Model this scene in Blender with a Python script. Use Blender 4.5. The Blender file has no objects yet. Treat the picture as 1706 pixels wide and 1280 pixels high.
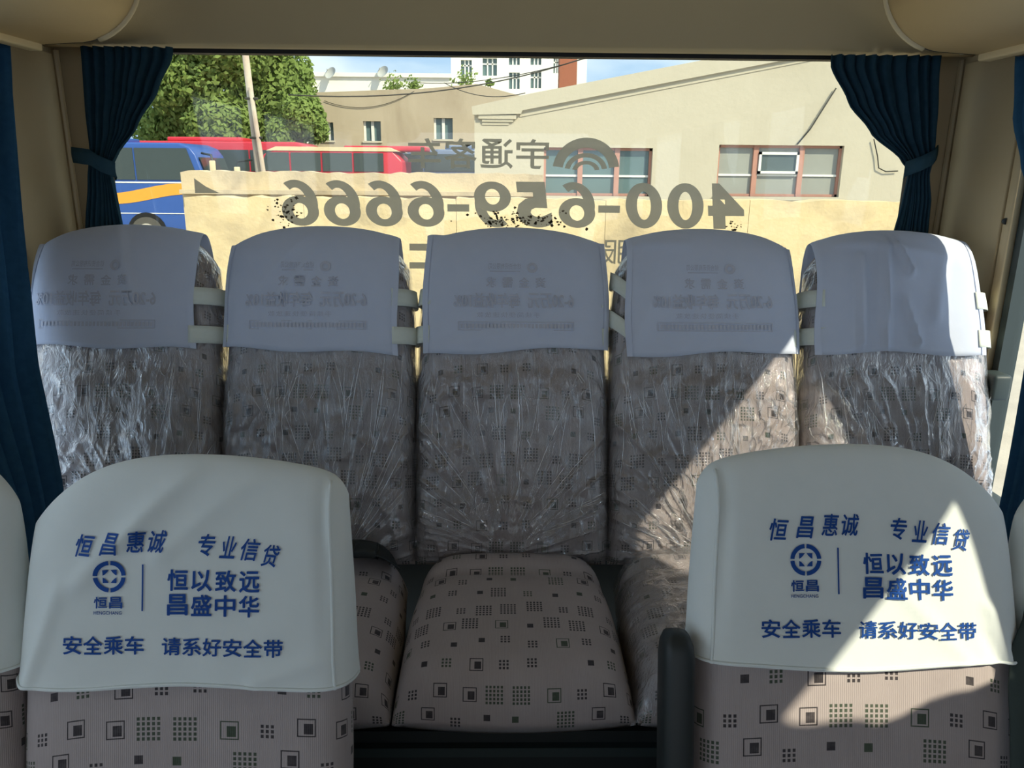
import bpy, bmesh, math, random
from mathutils import Vector, Matrix, noise as mnoise

sc = bpy.context.scene
COL = sc.collection
R = math.radians

# ------------------------------------------------------------------ camera
FPX, CX, CY = 1281.0, 853.0, 640.0
CAM = Vector((-.027, 0, 1.5))
YAW, PITCH, ROLL = R(0.9), R(15.5), R(0.5)
fwd = Vector((math.sin(YAW) * math.cos(PITCH), math.cos(YAW) * math.cos(PITCH), -math.sin(PITCH)))
rt0 = Vector((math.cos(YAW), -math.sin(YAW), 0))
up0 = rt0.cross(fwd)
rgt = rt0 * math.cos(ROLL) + up0 * math.sin(ROLL)
upv = rgt.cross(fwd)
cd = bpy.data.cameras.new('camera')
cd.sensor_width = 36
cd.lens = FPX / 1706 * 36
cd.clip_start = .02
cam = bpy.data.objects.new('camera', cd)
COL.objects.link(cam)
cam.matrix_world = Matrix(((rgt.x, upv.x, -fwd.x, CAM.x), (rgt.y, upv.y, -fwd.y, CAM.y),
                           (rgt.z, upv.z, -fwd.z, CAM.z), (0, 0, 0, 1)))
sc.camera = cam

# ------------------------------------------------------------------ world, sun, exposure
SUN_DIR = Vector((1.0, -1.0, 1.18)).normalized()
world = bpy.data.worlds.new('sky'); sc.world = world
world.use_nodes = True
nt = world.node_tree; nt.nodes.clear()
wo = nt.nodes.new('ShaderNodeOutputWorld'); bg = nt.nodes.new('ShaderNodeBackground')
tc = nt.nodes.new('ShaderNodeTexCoord'); mp = nt.nodes.new('ShaderNodeMapping')
mp.inputs['Scale'].default_value = (1, 1, 3.2); mp.inputs['Location'].default_value = (.35, .1, .2)
nz = nt.nodes.new('ShaderNodeTexNoise'); nz.inputs['Scale'].default_value = 2.6; nz.inputs['Detail'].default_value = 6
rp = nt.nodes.new('ShaderNodeValToRGB')
rp.color_ramp.elements[0].position = .42; rp.color_ramp.elements[0].color = (.38, .54, .80, 1)
rp.color_ramp.elements[1].position = .66; rp.color_ramp.elements[1].color = (.93, .96, 1.0, 1)
nt.links.new(tc.outputs['Generated'], mp.inputs['Vector']); nt.links.new(mp.outputs[0], nz.inputs['Vector'])
nt.links.new(nz.outputs['Fac'], rp.inputs[0]); nt.links.new(rp.outputs[0], bg.inputs['Color'])
bg.inputs['Strength'].default_value = 1.85
nt.links.new(bg.outputs[0], wo.inputs[0])
sd = bpy.data.lights.new('sun', 'SUN'); sd.energy = 6.6; sd.angle = R(.6); sd.color = (1.0, .90, .73)
sun = bpy.data.objects.new('sun', sd); COL.objects.link(sun)
sun.rotation_euler = SUN_DIR.to_track_quat('Z', 'Y').to_euler(); sun.location = (30, -30, 40)
sc.view_settings.view_transform = 'Standard'
sc.view_settings.look = 'None'
sc.view_settings.exposure = 0.4
sc.view_settings.gamma = 1
sc.view_settings.use_curve_mapping = False
sc.cycles.use_denoising = True
sc.cycles.max_bounces = 10
sc.cycles.diffuse_bounces = 6
sc.cycles.transparent_max_bounces = 24
sc.cycles.sample_clamp_indirect = 8
sc.cycles.caustics_reflective = False
sc.cycles.caustics_refractive = False

def at(u, v, Y):
    """point of the place that lies at distance Y (towards the bus's rear) in the direction of a photo pixel"""
    d = rgt * ((u - CX) / FPX) + upv * ((CY - v) / FPX) + fwd
    return CAM + d * ((Y - CAM.y) / d.y)

# ------------------------------------------------------------------ helpers
def tag(o, label=None, cat=None, group=None, kind=None):
    if label: o['label'] = label
    if cat: o['category'] = cat
    if group: o['group'] = group
    if kind: o['kind'] = kind
    return o

def empty(name, loc, label, cat, group=None, kind=None):
    o = bpy.data.objects.new(name, None); COL.objects.link(o)
    o.location = loc; o.empty_display_size = .1
    bpy.context.view_layer.update()
    return tag(o, label, cat, group, kind)

def link(name, me, mat, parent=None, smooth=False):
    o = bpy.data.objects.new(name, me); COL.objects.link(o)
    if mat is not None and not me.materials: me.materials.append(mat)
    if smooth:
        for p in me.polygons: p.use_smooth = True
    if parent is not None:
        o.parent = parent
        m = Matrix.Identity(4); q = parent
        while q is not None:
            m = Matrix.Translation(q.location) @ m; q = q.parent
        o.location = -m.translation
    return o

class MB:
    def __init__(s): s.v = []; s.f = []; s.uv = None
    def box(s, x0, x1, y0, y1, z0, z1):
        b = len(s.v)
        s.v += [(x, y, z) for z in (z0, z1) for y in (y0, y1) for x in (x0, x1)]
        s.f += [tuple(b + i for i in q) for q in ((0, 2, 3, 1), (4, 5, 7, 6), (0, 1, 5, 4), (2, 6, 7, 3), (0, 4, 6, 2), (1, 3, 7, 5))]
        return s
    def quad(s, *p):
        b = len(s.v); s.v += [tuple(q) for q in p]; s.f.append(tuple(range(b, b + len(p)))); return s
    def prism(s, poly, y0, y1):
        """poly of (x,z) extruded along y"""
        b = len(s.v); n = len(poly)
        s.v += [(x, y0, z) for x, z in poly] + [(x, y1, z) for x, z in poly]
        s.f.append(tuple(b + i for i in range(n))); s.f.append(tuple(b + n + i for i in reversed(range(n))))
        for i in range(n):
            j = (i + 1) % n; s.f.append((b + i, b + n + i, b + n + j, b + j))
        return s
    def tube(s, pts, r, n=8, cap=True):
        pts = [Vector(p) for p in pts]; b = len(s.v)
        rr = r if hasattr(r, '__len__') else [r] * len(pts)
        t0 = (pts[1] - pts[0]).normalized()
        nv = t0.orthogonal().normalized()
        for i, p in enumerate(pts):
            t = (pts[min(i + 1, len(pts) - 1)] - pts[max(i - 1, 0)]).normalized()
            nv = (nv - t * nv.dot(t)).normalized(); bn = t.cross(nv)
            for k in range(n):
                a = 2 * math.pi * k / n
                s.v.append(tuple(p + (nv * math.cos(a) + bn * math.sin(a)) * rr[i]))
        for i in range(len(pts) - 1):
            for k in range(n):
                l = (k + 1) % n
                s.f.append((b + i * n + k, b + i * n + l, b + (i + 1) * n + l, b + (i + 1) * n + k))
        if cap:
            s.f.append(tuple(b + k for k in reversed(range(n))))
            e = b + (len(pts) - 1) * n; s.f.append(tuple(e + k for k in range(n)))
        return s
    def disc(s, c, r, y0, y1, n=20, r2=0):
        """cylinder (or ring) whose axis runs along y"""
        b = len(s.v); cx, cz = c
        for y in (y0, y1):
            for k in range(n):
                a = 2 * math.pi * k / n; s.v.append((cx + r * math.cos(a), y, cz + r * math.sin(a)))
        s.f.append(tuple(b + k for k in range(n))); s.f.append(tuple(b + n + k for k in reversed(range(n))))
        for k in range(n):
            l = (k + 1) % n; s.f.append((b + k, b + n + k, b + n + l, b + l))
        return s
    def build(s, name, mat, parent=None, smooth=False, bevel=0):
        me = bpy.data.meshes.new(name); me.from_pydata(s.v, [], s.f); me.update()
        bm = bmesh.new(); bm.from_mesh(me); bmesh.ops.recalc_face_normals(bm, faces=bm.faces)
        bm.to_mesh(me); bm.free()
        o = link(name, me, mat, parent, smooth)
        if bevel:
            md = o.modifiers.new('bevel', 'BEVEL'); md.width = bevel; md.segments = 3
            md.limit_method = 'ANGLE'; md.angle_limit = R(40)
            for p in me.polygons: p.use_smooth = True
        return o

def smooth_step(a, b, x):
    t = max(0, min(1, (x - a) / (b - a))); return t * t * (3 - 2 * t)

def interp(tab, x):
    if x <= tab[0][0]: return tab[0][1]
    for (a, p), (b, q) in zip(tab, tab[1:]):
        if x <= b:
            t = (x - a) / (b - a); t = t * t * (3 - 2 * t) * .5 + t * .5
            return p + (q - p) * t
    return tab[-1][1]

def grid_mesh(name, rows, uvs=None, closed=False):
    """rows: list of equal-length lists of points"""
    n = len(rows[0]); v = [tuple(p) for r in rows for p in r]; f = []
    for i in range(len(rows) - 1):
        for j in range(n - 1):
            f.append((i * n + j, i * n + j + 1, (i + 1) * n + j + 1, (i + 1) * n + j))
    me = bpy.data.meshes.new(name); me.from_pydata(v, [], f); me.update()
    if uvs:
        fl = [q for r in uvs for q in r]
        ul = me.uv_layers.new(name='UVMap')
        for lp in me.loops: ul.data[lp.index].uv = fl[lp.vertex_index]
    return me

def arc_uv(rows):
    """texture coordinates in metres, measured along the surface"""
    n = len(rows[0]); m = len(rows); c = n // 2
    P = [[Vector(p) for p in r] for r in rows]
    U = [[0] * n for _ in rows]; V = [[0] * n for _ in rows]
    for i in range(m):
        for j in range(c + 1, n): U[i][j] = U[i][j - 1] + (P[i][j] - P[i][j - 1]).length
        for j in range(c - 1, -1, -1): U[i][j] = U[i][j + 1] - (P[i][j] - P[i][j + 1]).length
    for j in range(n):
        for i in range(1, m): V[i][j] = V[i - 1][j] + (P[i][j] - P[i - 1][j]).length
    return [[(U[i][j], V[i][c] * .7 + V[i][j] * .3) for j in range(n)] for i in range(m)]

# ------------------------------------------------------------------ materials
class G:
    """small node-graph builder"""
    def __init__(s, name):
        s.m = bpy.data.materials.new(name); s.m.use_nodes = True
        s.t = s.m.node_tree; s.t.nodes.clear()
        s.out = s.t.nodes.new('ShaderNodeOutputMaterial')
    def n(s, typ, props=None, **inp):
        nd = s.t.nodes.new('ShaderNode' + typ)
        for k, v in (props or {}).items(): setattr(nd, k, v)
        for k, v in inp.items(): s.set(nd, k.replace('_', ' '), v)
        return nd
    def set(s, nd, k, v):
        i = nd.inputs[k]
        if isinstance(v, bpy.types.NodeSocket): s.t.links.new(v, i)
        elif isinstance(v, bpy.types.Node): s.t.links.new(v.outputs[0], i)
        else: i.default_value = v if not (isinstance(v, tuple) and len(v) == 3 and i.type == 'RGBA') else (*v, 1)
    def M(s, op, a, b=None, c=None):
        nd = s.t.nodes.new('ShaderNodeMath'); nd.operation = op
        for i, q in enumerate((a, b, c)):
            if q is None: continue
            if isinstance(q, (int, float)): nd.inputs[i].default_value = q
            else: s.t.links.new(q if isinstance(q, bpy.types.NodeSocket) else q.outputs[0], nd.inputs[i])
        return nd.outputs[0]
    def mix(s, f, a, b):
        nd = s.t.nodes.new('ShaderNodeMix'); nd.data_type = 'RGBA'
        for k, q in ((0, f), (6, a), (7, b)):
            if isinstance(q, bpy.types.NodeSocket): s.t.links.new(q, nd.inputs[k])
            elif k == 0: nd.inputs[0].default_value = q
            else: nd.inputs[k].default_value = (*q, 1) if len(q) == 3 else q
        return nd.outputs[2]
    def mixs(s, f, a, b):
        nd = s.t.nodes.new('ShaderNodeMixShader')
        for k, q in enumerate((f, a, b)):
            if isinstance(q, (int, float)): nd.inputs[k].default_value = q
            else: s.t.links.new(q if isinstance(q, bpy.types.NodeSocket) else q.outputs[0], nd.inputs[k])
        return nd.outputs[0]
    def noise(s, scale, detail=4, rough=.55, vec=None, dist=0):
        nd = s.n('TexNoise', Scale=float(scale), Detail=float(detail), Roughness=float(rough), Distortion=float(dist))
        if vec is None: vec = s.n('TexCoord').outputs['Object']
        s.t.links.new(vec if isinstance(vec, bpy.types.NodeSocket) else vec.outputs[0], nd.inputs['Vector'])
        return nd.outputs['Fac']
    def done(s, sh):
        s.t.links.new(sh if isinstance(sh, bpy.types.NodeSocket) else sh.outputs[0], s.out.inputs[0]); return s.m

def plain(name, col, rough=.6, var=.12, scale=8, metal=0, bump=0, bscale=200, spec=.4):
    g = G(name)
    f = g.noise(scale, 5)
    c = g.mix(f, tuple(q * (1 - var) for q in col), tuple(min(1, q * (1 + var)) for q in col))
    p = g.n('BsdfPrincipled', Base_Color=c, Roughness=rough, Metallic=metal)
    p.inputs['Specular IOR Level'].default_value = spec
    if bump:
        b = g.n('Bump', Strength=bump, Distance=.002, Height=g.noise(bscale, 3)); g.set(p, 'Normal', b)
    return g.done(p)

def fabric_mat():
    g = G('seat fabric with printed squares')
    cell = .050
    uv = g.n('UVMap'); sp = g.n('SeparateXYZ', Vector=uv)
    X = g.M('DIVIDE', sp.outputs[0], cell); Y = g.M('DIVIDE', sp.outputs[1], cell)
    iy = g.M('FLOOR', Y)
    wr1 = g.n('TexWhiteNoise', {'noise_dimensions': '1D'}); g.set(wr1, 'W', g.M('FLOORED_MODULO', iy, 7.0))
    X = g.M('ADD', X, wr1.outputs['Value'])
    ix = g.M('FLOOR', X)
    mx = g.M('FLOORED_MODULO', ix, 6.0); my = g.M('FLOORED_MODULO', iy, 7.0)
    cv = g.n('CombineXYZ'); g.set(cv, 'X', mx); g.set(cv, 'Y', my)
    wn = g.n('TexWhiteNoise', {'noise_dimensions': '2D'}, Vector=cv)
    sc_ = g.n('SeparateColor', Color=wn.outputs['Color'])
    t = wn.outputs['Value']
    lx = g.M('SUBTRACT', g.M('SUBTRACT', g.M('SUBTRACT', X, ix), .5), g.M('MULTIPLY', g.M('SUBTRACT', sc_.outputs[0], .5), .32))
    ly = g.M('SUBTRACT', g.M('SUBTRACT', g.M('SUBTRACT', Y, iy), .5), g.M('MULTIPLY', g.M('SUBTRACT', sc_.outputs[1], .5), .34))
    m = g.M('MAXIMUM', g.M('ABSOLUTE', lx), g.M('ABSOLUTE', ly))
    dx = g.M('ABSOLUTE', g.M('SUBTRACT', g.M('FRACT', g.M('ADD', g.M('DIVIDE', lx, .132), 20.5)), .5))
    dy = g.M('ABSOLUTE', g.M('SUBTRACT', g.M('FRACT', g.M('ADD', g.M('DIVIDE', ly, .132), 20.5)), .5))
    dot = g.M('LESS_THAN', g.M('MAXIMUM', g.M('MULTIPLY', dx, 1.12), dy), .33)
    big = g.M('LESS_THAN', t, .36); small = g.M('MULTIPLY', g.M('GREATER_THAN', t, .36), g.M('LESS_THAN', t, .62))
    outl = g.M('MULTIPLY', g.M('GREATER_THAN', t, .62), g.M('LESS_THAN', t, .80))
    sol = g.M('MULTIPLY', g.M('GREATER_THAN', t, .80), g.M('LESS_THAN', t, .98))
    a = g.M('MULTIPLY', g.M('MULTIPLY', dot, g.M('LESS_THAN', m, .33)), big)
    b = g.M('MULTIPLY', g.M('MULTIPLY', dot, g.M('LESS_THAN', m, .198)), small)
    ring = g.M('MULTIPLY', g.M('LESS_THAN', m, .245), g.M('GREATER_THAN', m, .212))
    inn = g.M('LESS_THAN', g.M('MAXIMUM', g.M('ABSOLUTE', g.M('SUBTRACT', lx, .05)), g.M('MULTIPLY', g.M('ABSOLUTE', g.M('ADD', ly, .03)), .85)), .12)
    c = g.M('MULTIPLY', g.M('MAXIMUM', ring, inn), outl)
    d = g.M('MULTIPLY', g.M('LESS_THAN', m, .115), sol)
    mask = g.M('MAXIMUM', g.M('MAXIMUM', a, b), g.M('MAXIMUM', c, d))
    wear = g.noise(70, 3, vec=uv)
    mask = g.M('MULTIPLY', mask, g.M('ADD', .75, g.M('MULTIPLY', wear, .4)))
    mask = g.M('MINIMUM', mask, .96)
    rib = g.n('TexWave', {'wave_type': 'BANDS', 'bands_direction': 'X'}, Vector=uv, Scale=120.0, Distortion=1.5)
    base = g.mix(g.noise(14, 5, vec=uv), (.345, .29, .28), (.43, .37, .355))
    base = g.mix(g.M('MULTIPLY', rib.outputs['Fac'], .18), base, (.30, .26, .25))
    tint = g.mix(g.M('GREATER_THAN', sc_.outputs[2], .8), (.035, .030, .034), (.05, .07, .045))
    colr = g.mix(mask, base, tint)
    p = g.n('BsdfPrincipled', Base_Color=colr, Roughness=.9)
    p.inputs['Specular IOR Level'].default_value = .15
    p.inputs['Sheen Weight'].default_value = .15
    bp = g.n('Bump', Strength=.25, Distance=.001, Height=rib.outputs['Fac']); g.set(p, 'Normal', bp)
    return g.done(p)

def cloth_mat(name, c1, c2, trans=.25, scale=30, bump=.15):
    g = G(name)
    f = g.noise(scale, 4)
    c = g.mix(f, c1, c2)
    bp = g.n('Bump', Strength=bump, Distance=.003, Height=g.noise(scale * 1.4, 4))
    d = g.n('BsdfDiffuse', Color=c, Roughness=.4, Normal=bp); t = g.n('BsdfTranslucent', Color=c)
    return g.done(g.mixs(trans, d, t))

def film_mat():
    g = G('clear plastic film')
    tc = g.n('TexCoord').outputs['Object']
    mpg = g.n('Mapping', Vector=tc); mpg.inputs['Scale'].default_value = (40, 40, 16)
    h = g.noise(1.0, 6, .6, vec=mpg, dist=1.2)
    b = g.n('Bump', Strength=.9, Distance=.010, Height=h)
    lw_ = g.n('LayerWeight', Blend=.5, Normal=b)
    fr = g.M('ADD', .04, g.M('MULTIPLY', g.M('POWER', lw_.outputs['Facing'], 2.6), .9))
    gl = g.n('BsdfGlossy', Color=(1, 1, 1), Roughness=.06, Normal=b)
    tr = g.n('BsdfTransparent', Color=(.95, .95, .96))
    df = g.n('BsdfDiffuse', Color=(.9, .9, .92), Normal=b)
    fac = g.M('MINIMUM', g.M('ADD', g.M('MULTIPLY', fr, 2.2), .03), .9)
    a = g.mixs(fac, tr, gl)
    return g.done(g.mixs(.03, a, df))

def glint_crease_mat():
    g = G('film pleats with painted glints')  # whitish mix paints the glints along the film folds
    gl = g.n('BsdfGlossy', Color=(1, 1, 1), Roughness=.12); df = g.n('BsdfDiffuse', Color=(.92, .92, .95)); tr = g.n('BsdfTransparent', Color=(.97, .97, .97))
    return g.done(g.mixs(.36, tr, g.mixs(.5, gl, df)))

def glass_mat(name, tint, haze=0.0):
    g = G(name)
    lw_ = g.n('LayerWeight', Blend=.5)
    fr = g.M('ADD', .03, g.M('MULTIPLY', g.M('POWER', lw_.outputs['Facing'], 5.0), .9))
    tr = g.n('BsdfTransparent', Color=tint); gl = g.n('BsdfGlossy', Color=(1, 1, 1), Roughness=.02)
    a = g.mixs(fr, tr, gl)
    if haze:
        ts = g.n('BsdfTranslucent', Color=(.9, .92, .9))
        a = g.mixs(haze, a, ts)
    return g.done(a)

def vinyl_mat():
    g = G('grey window vinyl')
    c = g.mix(g.noise(40, 5), (.46, .43, .34), (.53, .49, .40))
    d = g.n('BsdfDiffuse', Color=c); t = g.n('BsdfTranslucent', Color=c); tr = g.n('BsdfTransparent', Color=(.8, .8, .75))
    return g.done(g.mixs(.05, g.mixs(.45, d, t), tr))

def wall_mat(name, c1, c2, c3, s1=.6, s2=5, stretch=(1, 1, 1), th=(.45, .7), rough=.9):
    g = G(name)
    tcn = g.n('TexCoord').outputs['Object']
    mpg = g.n('Mapping', Vector=tcn); mpg.inputs['Scale'].default_value = stretch
    a = g.mix(g.noise(s2, 8, .65, vec=mpg), c1, c2)
    r = g.n('ValToRGB'); r.color_ramp.elements[0].position = th[0]; r.color_ramp.elements[1].position = th[1]
    g.set(r, 'Fac', g.noise(s1, 7, .65, vec=mpg, dist=.6))
    c = g.mix(r.outputs[0], a, c3)
    bp = g.n('Bump', Strength=.3, Distance=.02, Height=g.noise(s2 * 4, 5))
    p = g.n('BsdfPrincipled', Base_Color=c, Roughness=rough, Normal=bp); p.inputs['Specular IOR Level'].default_value = .2
    return g.done(p)

M_fab = fabric_mat()
M_cover_f = cloth_mat('white stretch cover', (.76, .80, .78), (.82, .85, .83), .12)
M_cover_r = cloth_mat('thin white cotton cover', (.72, .77, .88), (.78, .82, .92), .30)
M_strap = cloth_mat('off-white elastic', (.74, .78, .70), (.80, .83, .76), .1, 120)
M_film = film_mat()
M_glint_crease = glint_crease_mat()
M_curtain = cloth_mat('blue curtain cloth', (.032, .105, .20), (.058, .165, .30), .25, 60)
M_curtain_rear = cloth_mat('dark teal curtain cloth', (.022, .058, .085), (.042, .092, .13), .22, 60)
M_tie = cloth_mat('curtain tieback cloth', (.035, .085, .12), (.06, .12, .16), .2, 60)
M_trimpanel = plain('beige moulded plastic', (.50, .38, .21), .55, .06, 3, bump=.15, bscale=400)
M_sidepanel = plain('beige side lining', (.45, .35, .205), .6, .08, 4, bump=.15, bscale=300)
M_trim = plain('cream trim strip', (.70, .56, .33), .45, .05)
M_black = plain('black plastic', (.018, .022, .022), .5, .1)
M_dark = plain('dark green-grey plastic', (.030, .042, .042), .5, .1)
M_rubber = plain('black rubber seal', (.012, .012, .012), .7, .1)
M_floor = plain('dark floor vinyl', (.03, .032, .032), .6, .2)
M_belt = plain('dark grey belt webbing', (.03, .034, .034), .85, .15, 60)
M_beltg = plain('green-grey belt webbing', (.035, .05, .046), .85, .15, 60)
M_glass_rear = glass_mat('rear window glass', (.74, .76, .72))
M_glass = glass_mat('side window glass', (.9, .92, .9))
M_vinyl = vinyl_mat()
M_vinyl_old = plain('flaking brown vinyl residue', (.10, .075, .045), .8, .4, 60)
M_blueink = plain('blue print', (.010, .062, .27), .7, .05, spec=.2)
M_ghost = plain('faint grey print showing through', (.52, .53, .60), .9, .1, 60, spec=.1)
M_screw = plain('pale plastic cap', (.7, .68, .6), .4, .05)

# ------------------------------------------------------------------ bus shell
XW = 1.125          # inner face of the side walls
YB = 2.06           # rear window
ZH = 1.79           # window head
floor = MB().box(-1.25, 1.25, -3.6, 1.20, -.06, 0).build('floor', M_floor); tag(floor, 'dark vinyl bus floor along the aisle', kind='structure')
plat = MB().box(-1.13, 1.13, 1.20, 2.2, -.06, .50)
plat = plat.build('trim_1', M_black); tag(plat, 'black raised platform under the rear bench seats', kind='structure')
edge = MB().box(-1.13, 1.13, 1.185, 1.20, .455, .475).build('edge_strip', M_dark, plat)

# side walls: sill panel, head panel, pillars
WINDOWS_Y = [(-3.3, -2.2), (-2.05, -.95), (-.80, .42), (.56, 1.725)]
for side, sgn in (('left', -1), ('right', 1)):
    mb = MB()
    xa, xb = sorted((sgn * XW, sgn * (XW + .05)))
    mb.box(xa, xb, -3.6, 2.2, 0, .74)
    mb.box(xa, xb, -3.6, 2.2, ZH, 2.05)
    ys = [-3.6] + [q for w in WINDOWS_Y for q in w] + [2.2]
    for i in range(0, len(ys), 2):
        mb.box(xa, xb, ys[i], ys[i + 1], .74, ZH)
    w = mb.build('wall_' + side, M_sidepanel)
    MB().tube([(sgn * (XW - .006), YB - .016, .9), (sgn * (XW - .006), YB - .016, 1.775)], .008, 8).build('corner_bead', M_trim if sgn < 0 else M_sidepanel, w); tag(w, 'beige lined ' + side + ' side wall of the bus', kind='structure')
    # raised panel on the rear corner
    px0, px1 = sorted((sgn * (XW - .012), sgn * XW))
    MB().box(px0, px1, 1.775, 2.02, .9, 1.765).build('corner_panel', M_sidepanel, w, bevel=.004)
    px0, px1 = sorted((sgn * (XW - .02), sgn * XW))
    MB().box(px0, px1, 1.727, 1.757, .74, 1.775).build('window_post_trim', M_trim if sgn < 0 else M_sidepanel, w, bevel=.006)
    MB().disc((0, 0), .007, 0, .006, 12).build('screw_cap', M_black, w).location = Vector((sgn * (XW - .021), 1.742, 1.40)) - w.location
    for k, (y0, y1) in enumerate(WINDOWS_Y):
        wn = empty('window_%d' % (2 + k + (4 if sgn > 0 else 0)), (sgn * (XW + .03), (y0 + y1) / 2, .74), '%s side window of the bus' % side, None, kind='structure')
        x0, x1 = sorted((sgn * (XW + .022), sgn * (XW + .028)))
        MB().box(x0, x1, y0, y1, .74, ZH).build('pane', M_glass, wn)
        fb = MB(); x0, x1 = sorted((sgn * (XW - .004), sgn * (XW + .035)))
        fb.box(x0, x1, y0, y0 + .022, .74, ZH); fb.box(x0, x1, y1 - .022, y1, .74, ZH)
        fb.box(x0, x1, y0 + .022, y1 - .022, .74, .765); fb.box(x0, x1, y0 + .022, y1 - .022, ZH - .006, ZH)
        fb.build('frame', M_dark, wn)
        if k == 3 and sgn > 0:
            lt = MB().box(1.085, 1.128, 1.655, 1.715, 1.005, 1.065).build('window_latch', M_dark, wn, bevel=.008)
            MB().box(1.072, 1.0855, 1.665, 1.705, 1.01, 1.035).build('latch_lever', M_black, lt, bevel=.004)

# rear wall below the window, corner posts, window
wr = MB().box(-1.13, 1.13, YB - .01, YB + .05, .50, .92)
wr.box(-1.13, -1.06, YB - .01, YB + .05, .92, 1.80); wr.box(1.06, 1.13, YB - .01, YB + .05, .92, 1.80)
wr = wr.build('wall_rear', M_sidepanel); tag(wr, 'beige rear wall and corner posts of the bus', kind='structure')
wf = MB().box(-1.2, 1.2, -3.65, -3.6, 0, .8).box(-1.2, 1.2, -3.65, -3.6, 1.85, 2.05).build('wall_front', M_sidepanel)
tag(wf, 'front end of the bus under the windscreen', kind='structure')
win = empty('window_1', (0, YB + .02, .92), 'rear window of the bus with grey mirrored lettering', None, kind='structure')
MB().box(-1.06, 1.06, YB + .018, YB + .023, .92, 1.80).build('pane', M_glass_rear, win)
MB().box(-1.06, -1.035, YB - .005, YB + .03, .92, 1.79).build('seal', M_rubber, win)
MB().box(1.035, 1.06, YB - .005, YB + .03, .92, 1.79).build('seal', M_rubber, win)
MB().box(-1.035, 1.035, YB - .005, YB + .03, 1.774, 1.79).build('seal', M_rubber, win)
MB().box(-1.035, 1.035, YB - .005, YB + .03, .92, .945).build('seal', M_rubber, win)

# ceiling: flat middle, lowered edges, dome down to the rear window head
def ceil_mid(Y):
    return interp([(-4, 1.97), (1.35, 1.97), (1.65, 1.955), (1.80, 1.92), (1.90, 1.875), (1.96, 1.822), (1.985, 1.788), (2.0, 1.782)], Y)
def ceil_z(x, Y):
    s = smooth_step(.74, .94, abs(x)); s = s ** .8
    return ceil_mid(Y) * (1 - s) + min(1.780, ceil_mid(Y)) * s
ysamp = [-3.65, -2, 0, 1.0, 1.35, 1.5, 1.6, 1.7, 1.76, 1.8, 1.84, 1.88, 1.91, 1.94, 1.96, 1.975, 1.985, 1.993, 2.0]
xsamp = [-1.128 + 2.256 * i / 96 for i in range(97)]
rows = [[(x, Y, ceil_z(x, Y)) for x in xsamp] for Y in ysamp]
rows.append([(x, 2.012, 1.778) for x in xsamp]); rows.append([(x, 2.03, 1.786) for x in xsamp]); rows.append([(x, 2.12, 1.80) for x in xsamp])
cm = grid_mesh('ceiling', rows)
ceiling = link('ceiling', cm, M_trimpanel, None, True); tag(ceiling, 'beige moulded ceiling curving down to the rear window', kind='structure')
md = ceiling.modifiers.new('thick', 'SOLIDIFY'); md.thickness = -.02; md.offset = -1
MB().box(-1.25, 1.25, -3.7, 2.15, 2.06, 2.1).build('roof_skin', M_sidepanel, ceiling)
for i, px in enumerate((-1.035, 1.035)):
    MB().tube([(px, 1.90, 1.782), (px, 1.90, 1.772), (px, 1.90, 1.768)], [.010, .009, .004], 12).build('ceiling_button', M_screw, ceiling, True)

def rack(sgn, label):
    r = empty('luggage_rack', (sgn * 1.0, 0, 1.75), label, 'luggage rack', 'luggage racks along both sides of the bus')
    prof = []
    for k in range(15):
        a = math.pi / 2 * k / 14
        prof.append((.787 + .145 * (1 - math.cos(a)), 1.895 - .135 * math.sin(a)))
    prof = [(.777, 1.955)] + prof + [(1.0, 1.756), (1.13, 1.752)]
    Y1 = 1.775
    rows = [[(sgn * x, Y, z) for x, z in prof] for Y in (-3.5, -2, -1, 0, .6, 1.1, 1.45, Y1)]
    me = grid_mesh('body', rows); b = link('body', me, M_trimpanel, r, True)
    m = b.modifiers.new('thick', 'SOLIDIFY'); m.thickness = .012; m.offset = 0
    MB().tube([(sgn * (x - .002), Y1 + .004, z - .004) for x, z in prof[:13]], .0085, 8).build('end_trim', M_trim, r, True)
    MB().tube([(sgn * (x - .002), Y1 + .006, z - .002) for x, z in prof[12:17]], .004, 6).build('end_seam', M_rubber, r, True)
    x0, x1 = sorted((sgn * 1.0, sgn * 1.03))
    MB().box(x0, x1, -3.4, Y1, 1.736, 1.757).build('rail', M_trim, r, bevel=.004)
    return r
rack(-1, 'beige luggage rack with cream trim, above the left windows')
rack(1, 'beige luggage rack with cream trim, above the right windows')

# ------------------------------------------------------------------ text meshes
_cache = {}
def glyphs(body, bold=0.0, shear=0.0):
    key = (body, bold, shear)
    if key in _cache: return _cache[key]
    c = bpy.data.curves.new('t', 'FONT'); c.body = body; c.shear = shear; c.resolution_u = 3
    if bold < 0: c.offset = -bold; bold = 0
    o = bpy.data.objects.new('t', c); COL.objects.link(o)
    dg = bpy.context.evaluated_depsgraph_get()
    me = bpy.data.meshes.new_from_object(o.evaluated_get(dg))
    bm = bmesh.new(); bm.from_mesh(me)
    bmesh.ops.triangulate(bm, faces=bm.faces)
    v = [(p.co.x, p.co.y) for p in bm.verts]; bm.verts.index_update()
    f = [tuple(q.index for q in p.verts) for p in bm.faces]
    bm.free(); bpy.data.objects.remove(o); bpy.data.curves.remove(c); bpy.data.meshes.remove(me)
    if bold:
        base_v, base_f = list(v), list(f); v, f = [], []
        for k in range(8):
            a = math.pi / 4 * k + .3; b_ = len(v)
            v += [(x + bold * math.cos(a), y + bold * math.sin(a)) for x, y in base_v]
            f += [tuple(b_ + i for i in q) for q in base_f]
    _cache[key] = (v, f); return v, f

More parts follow.
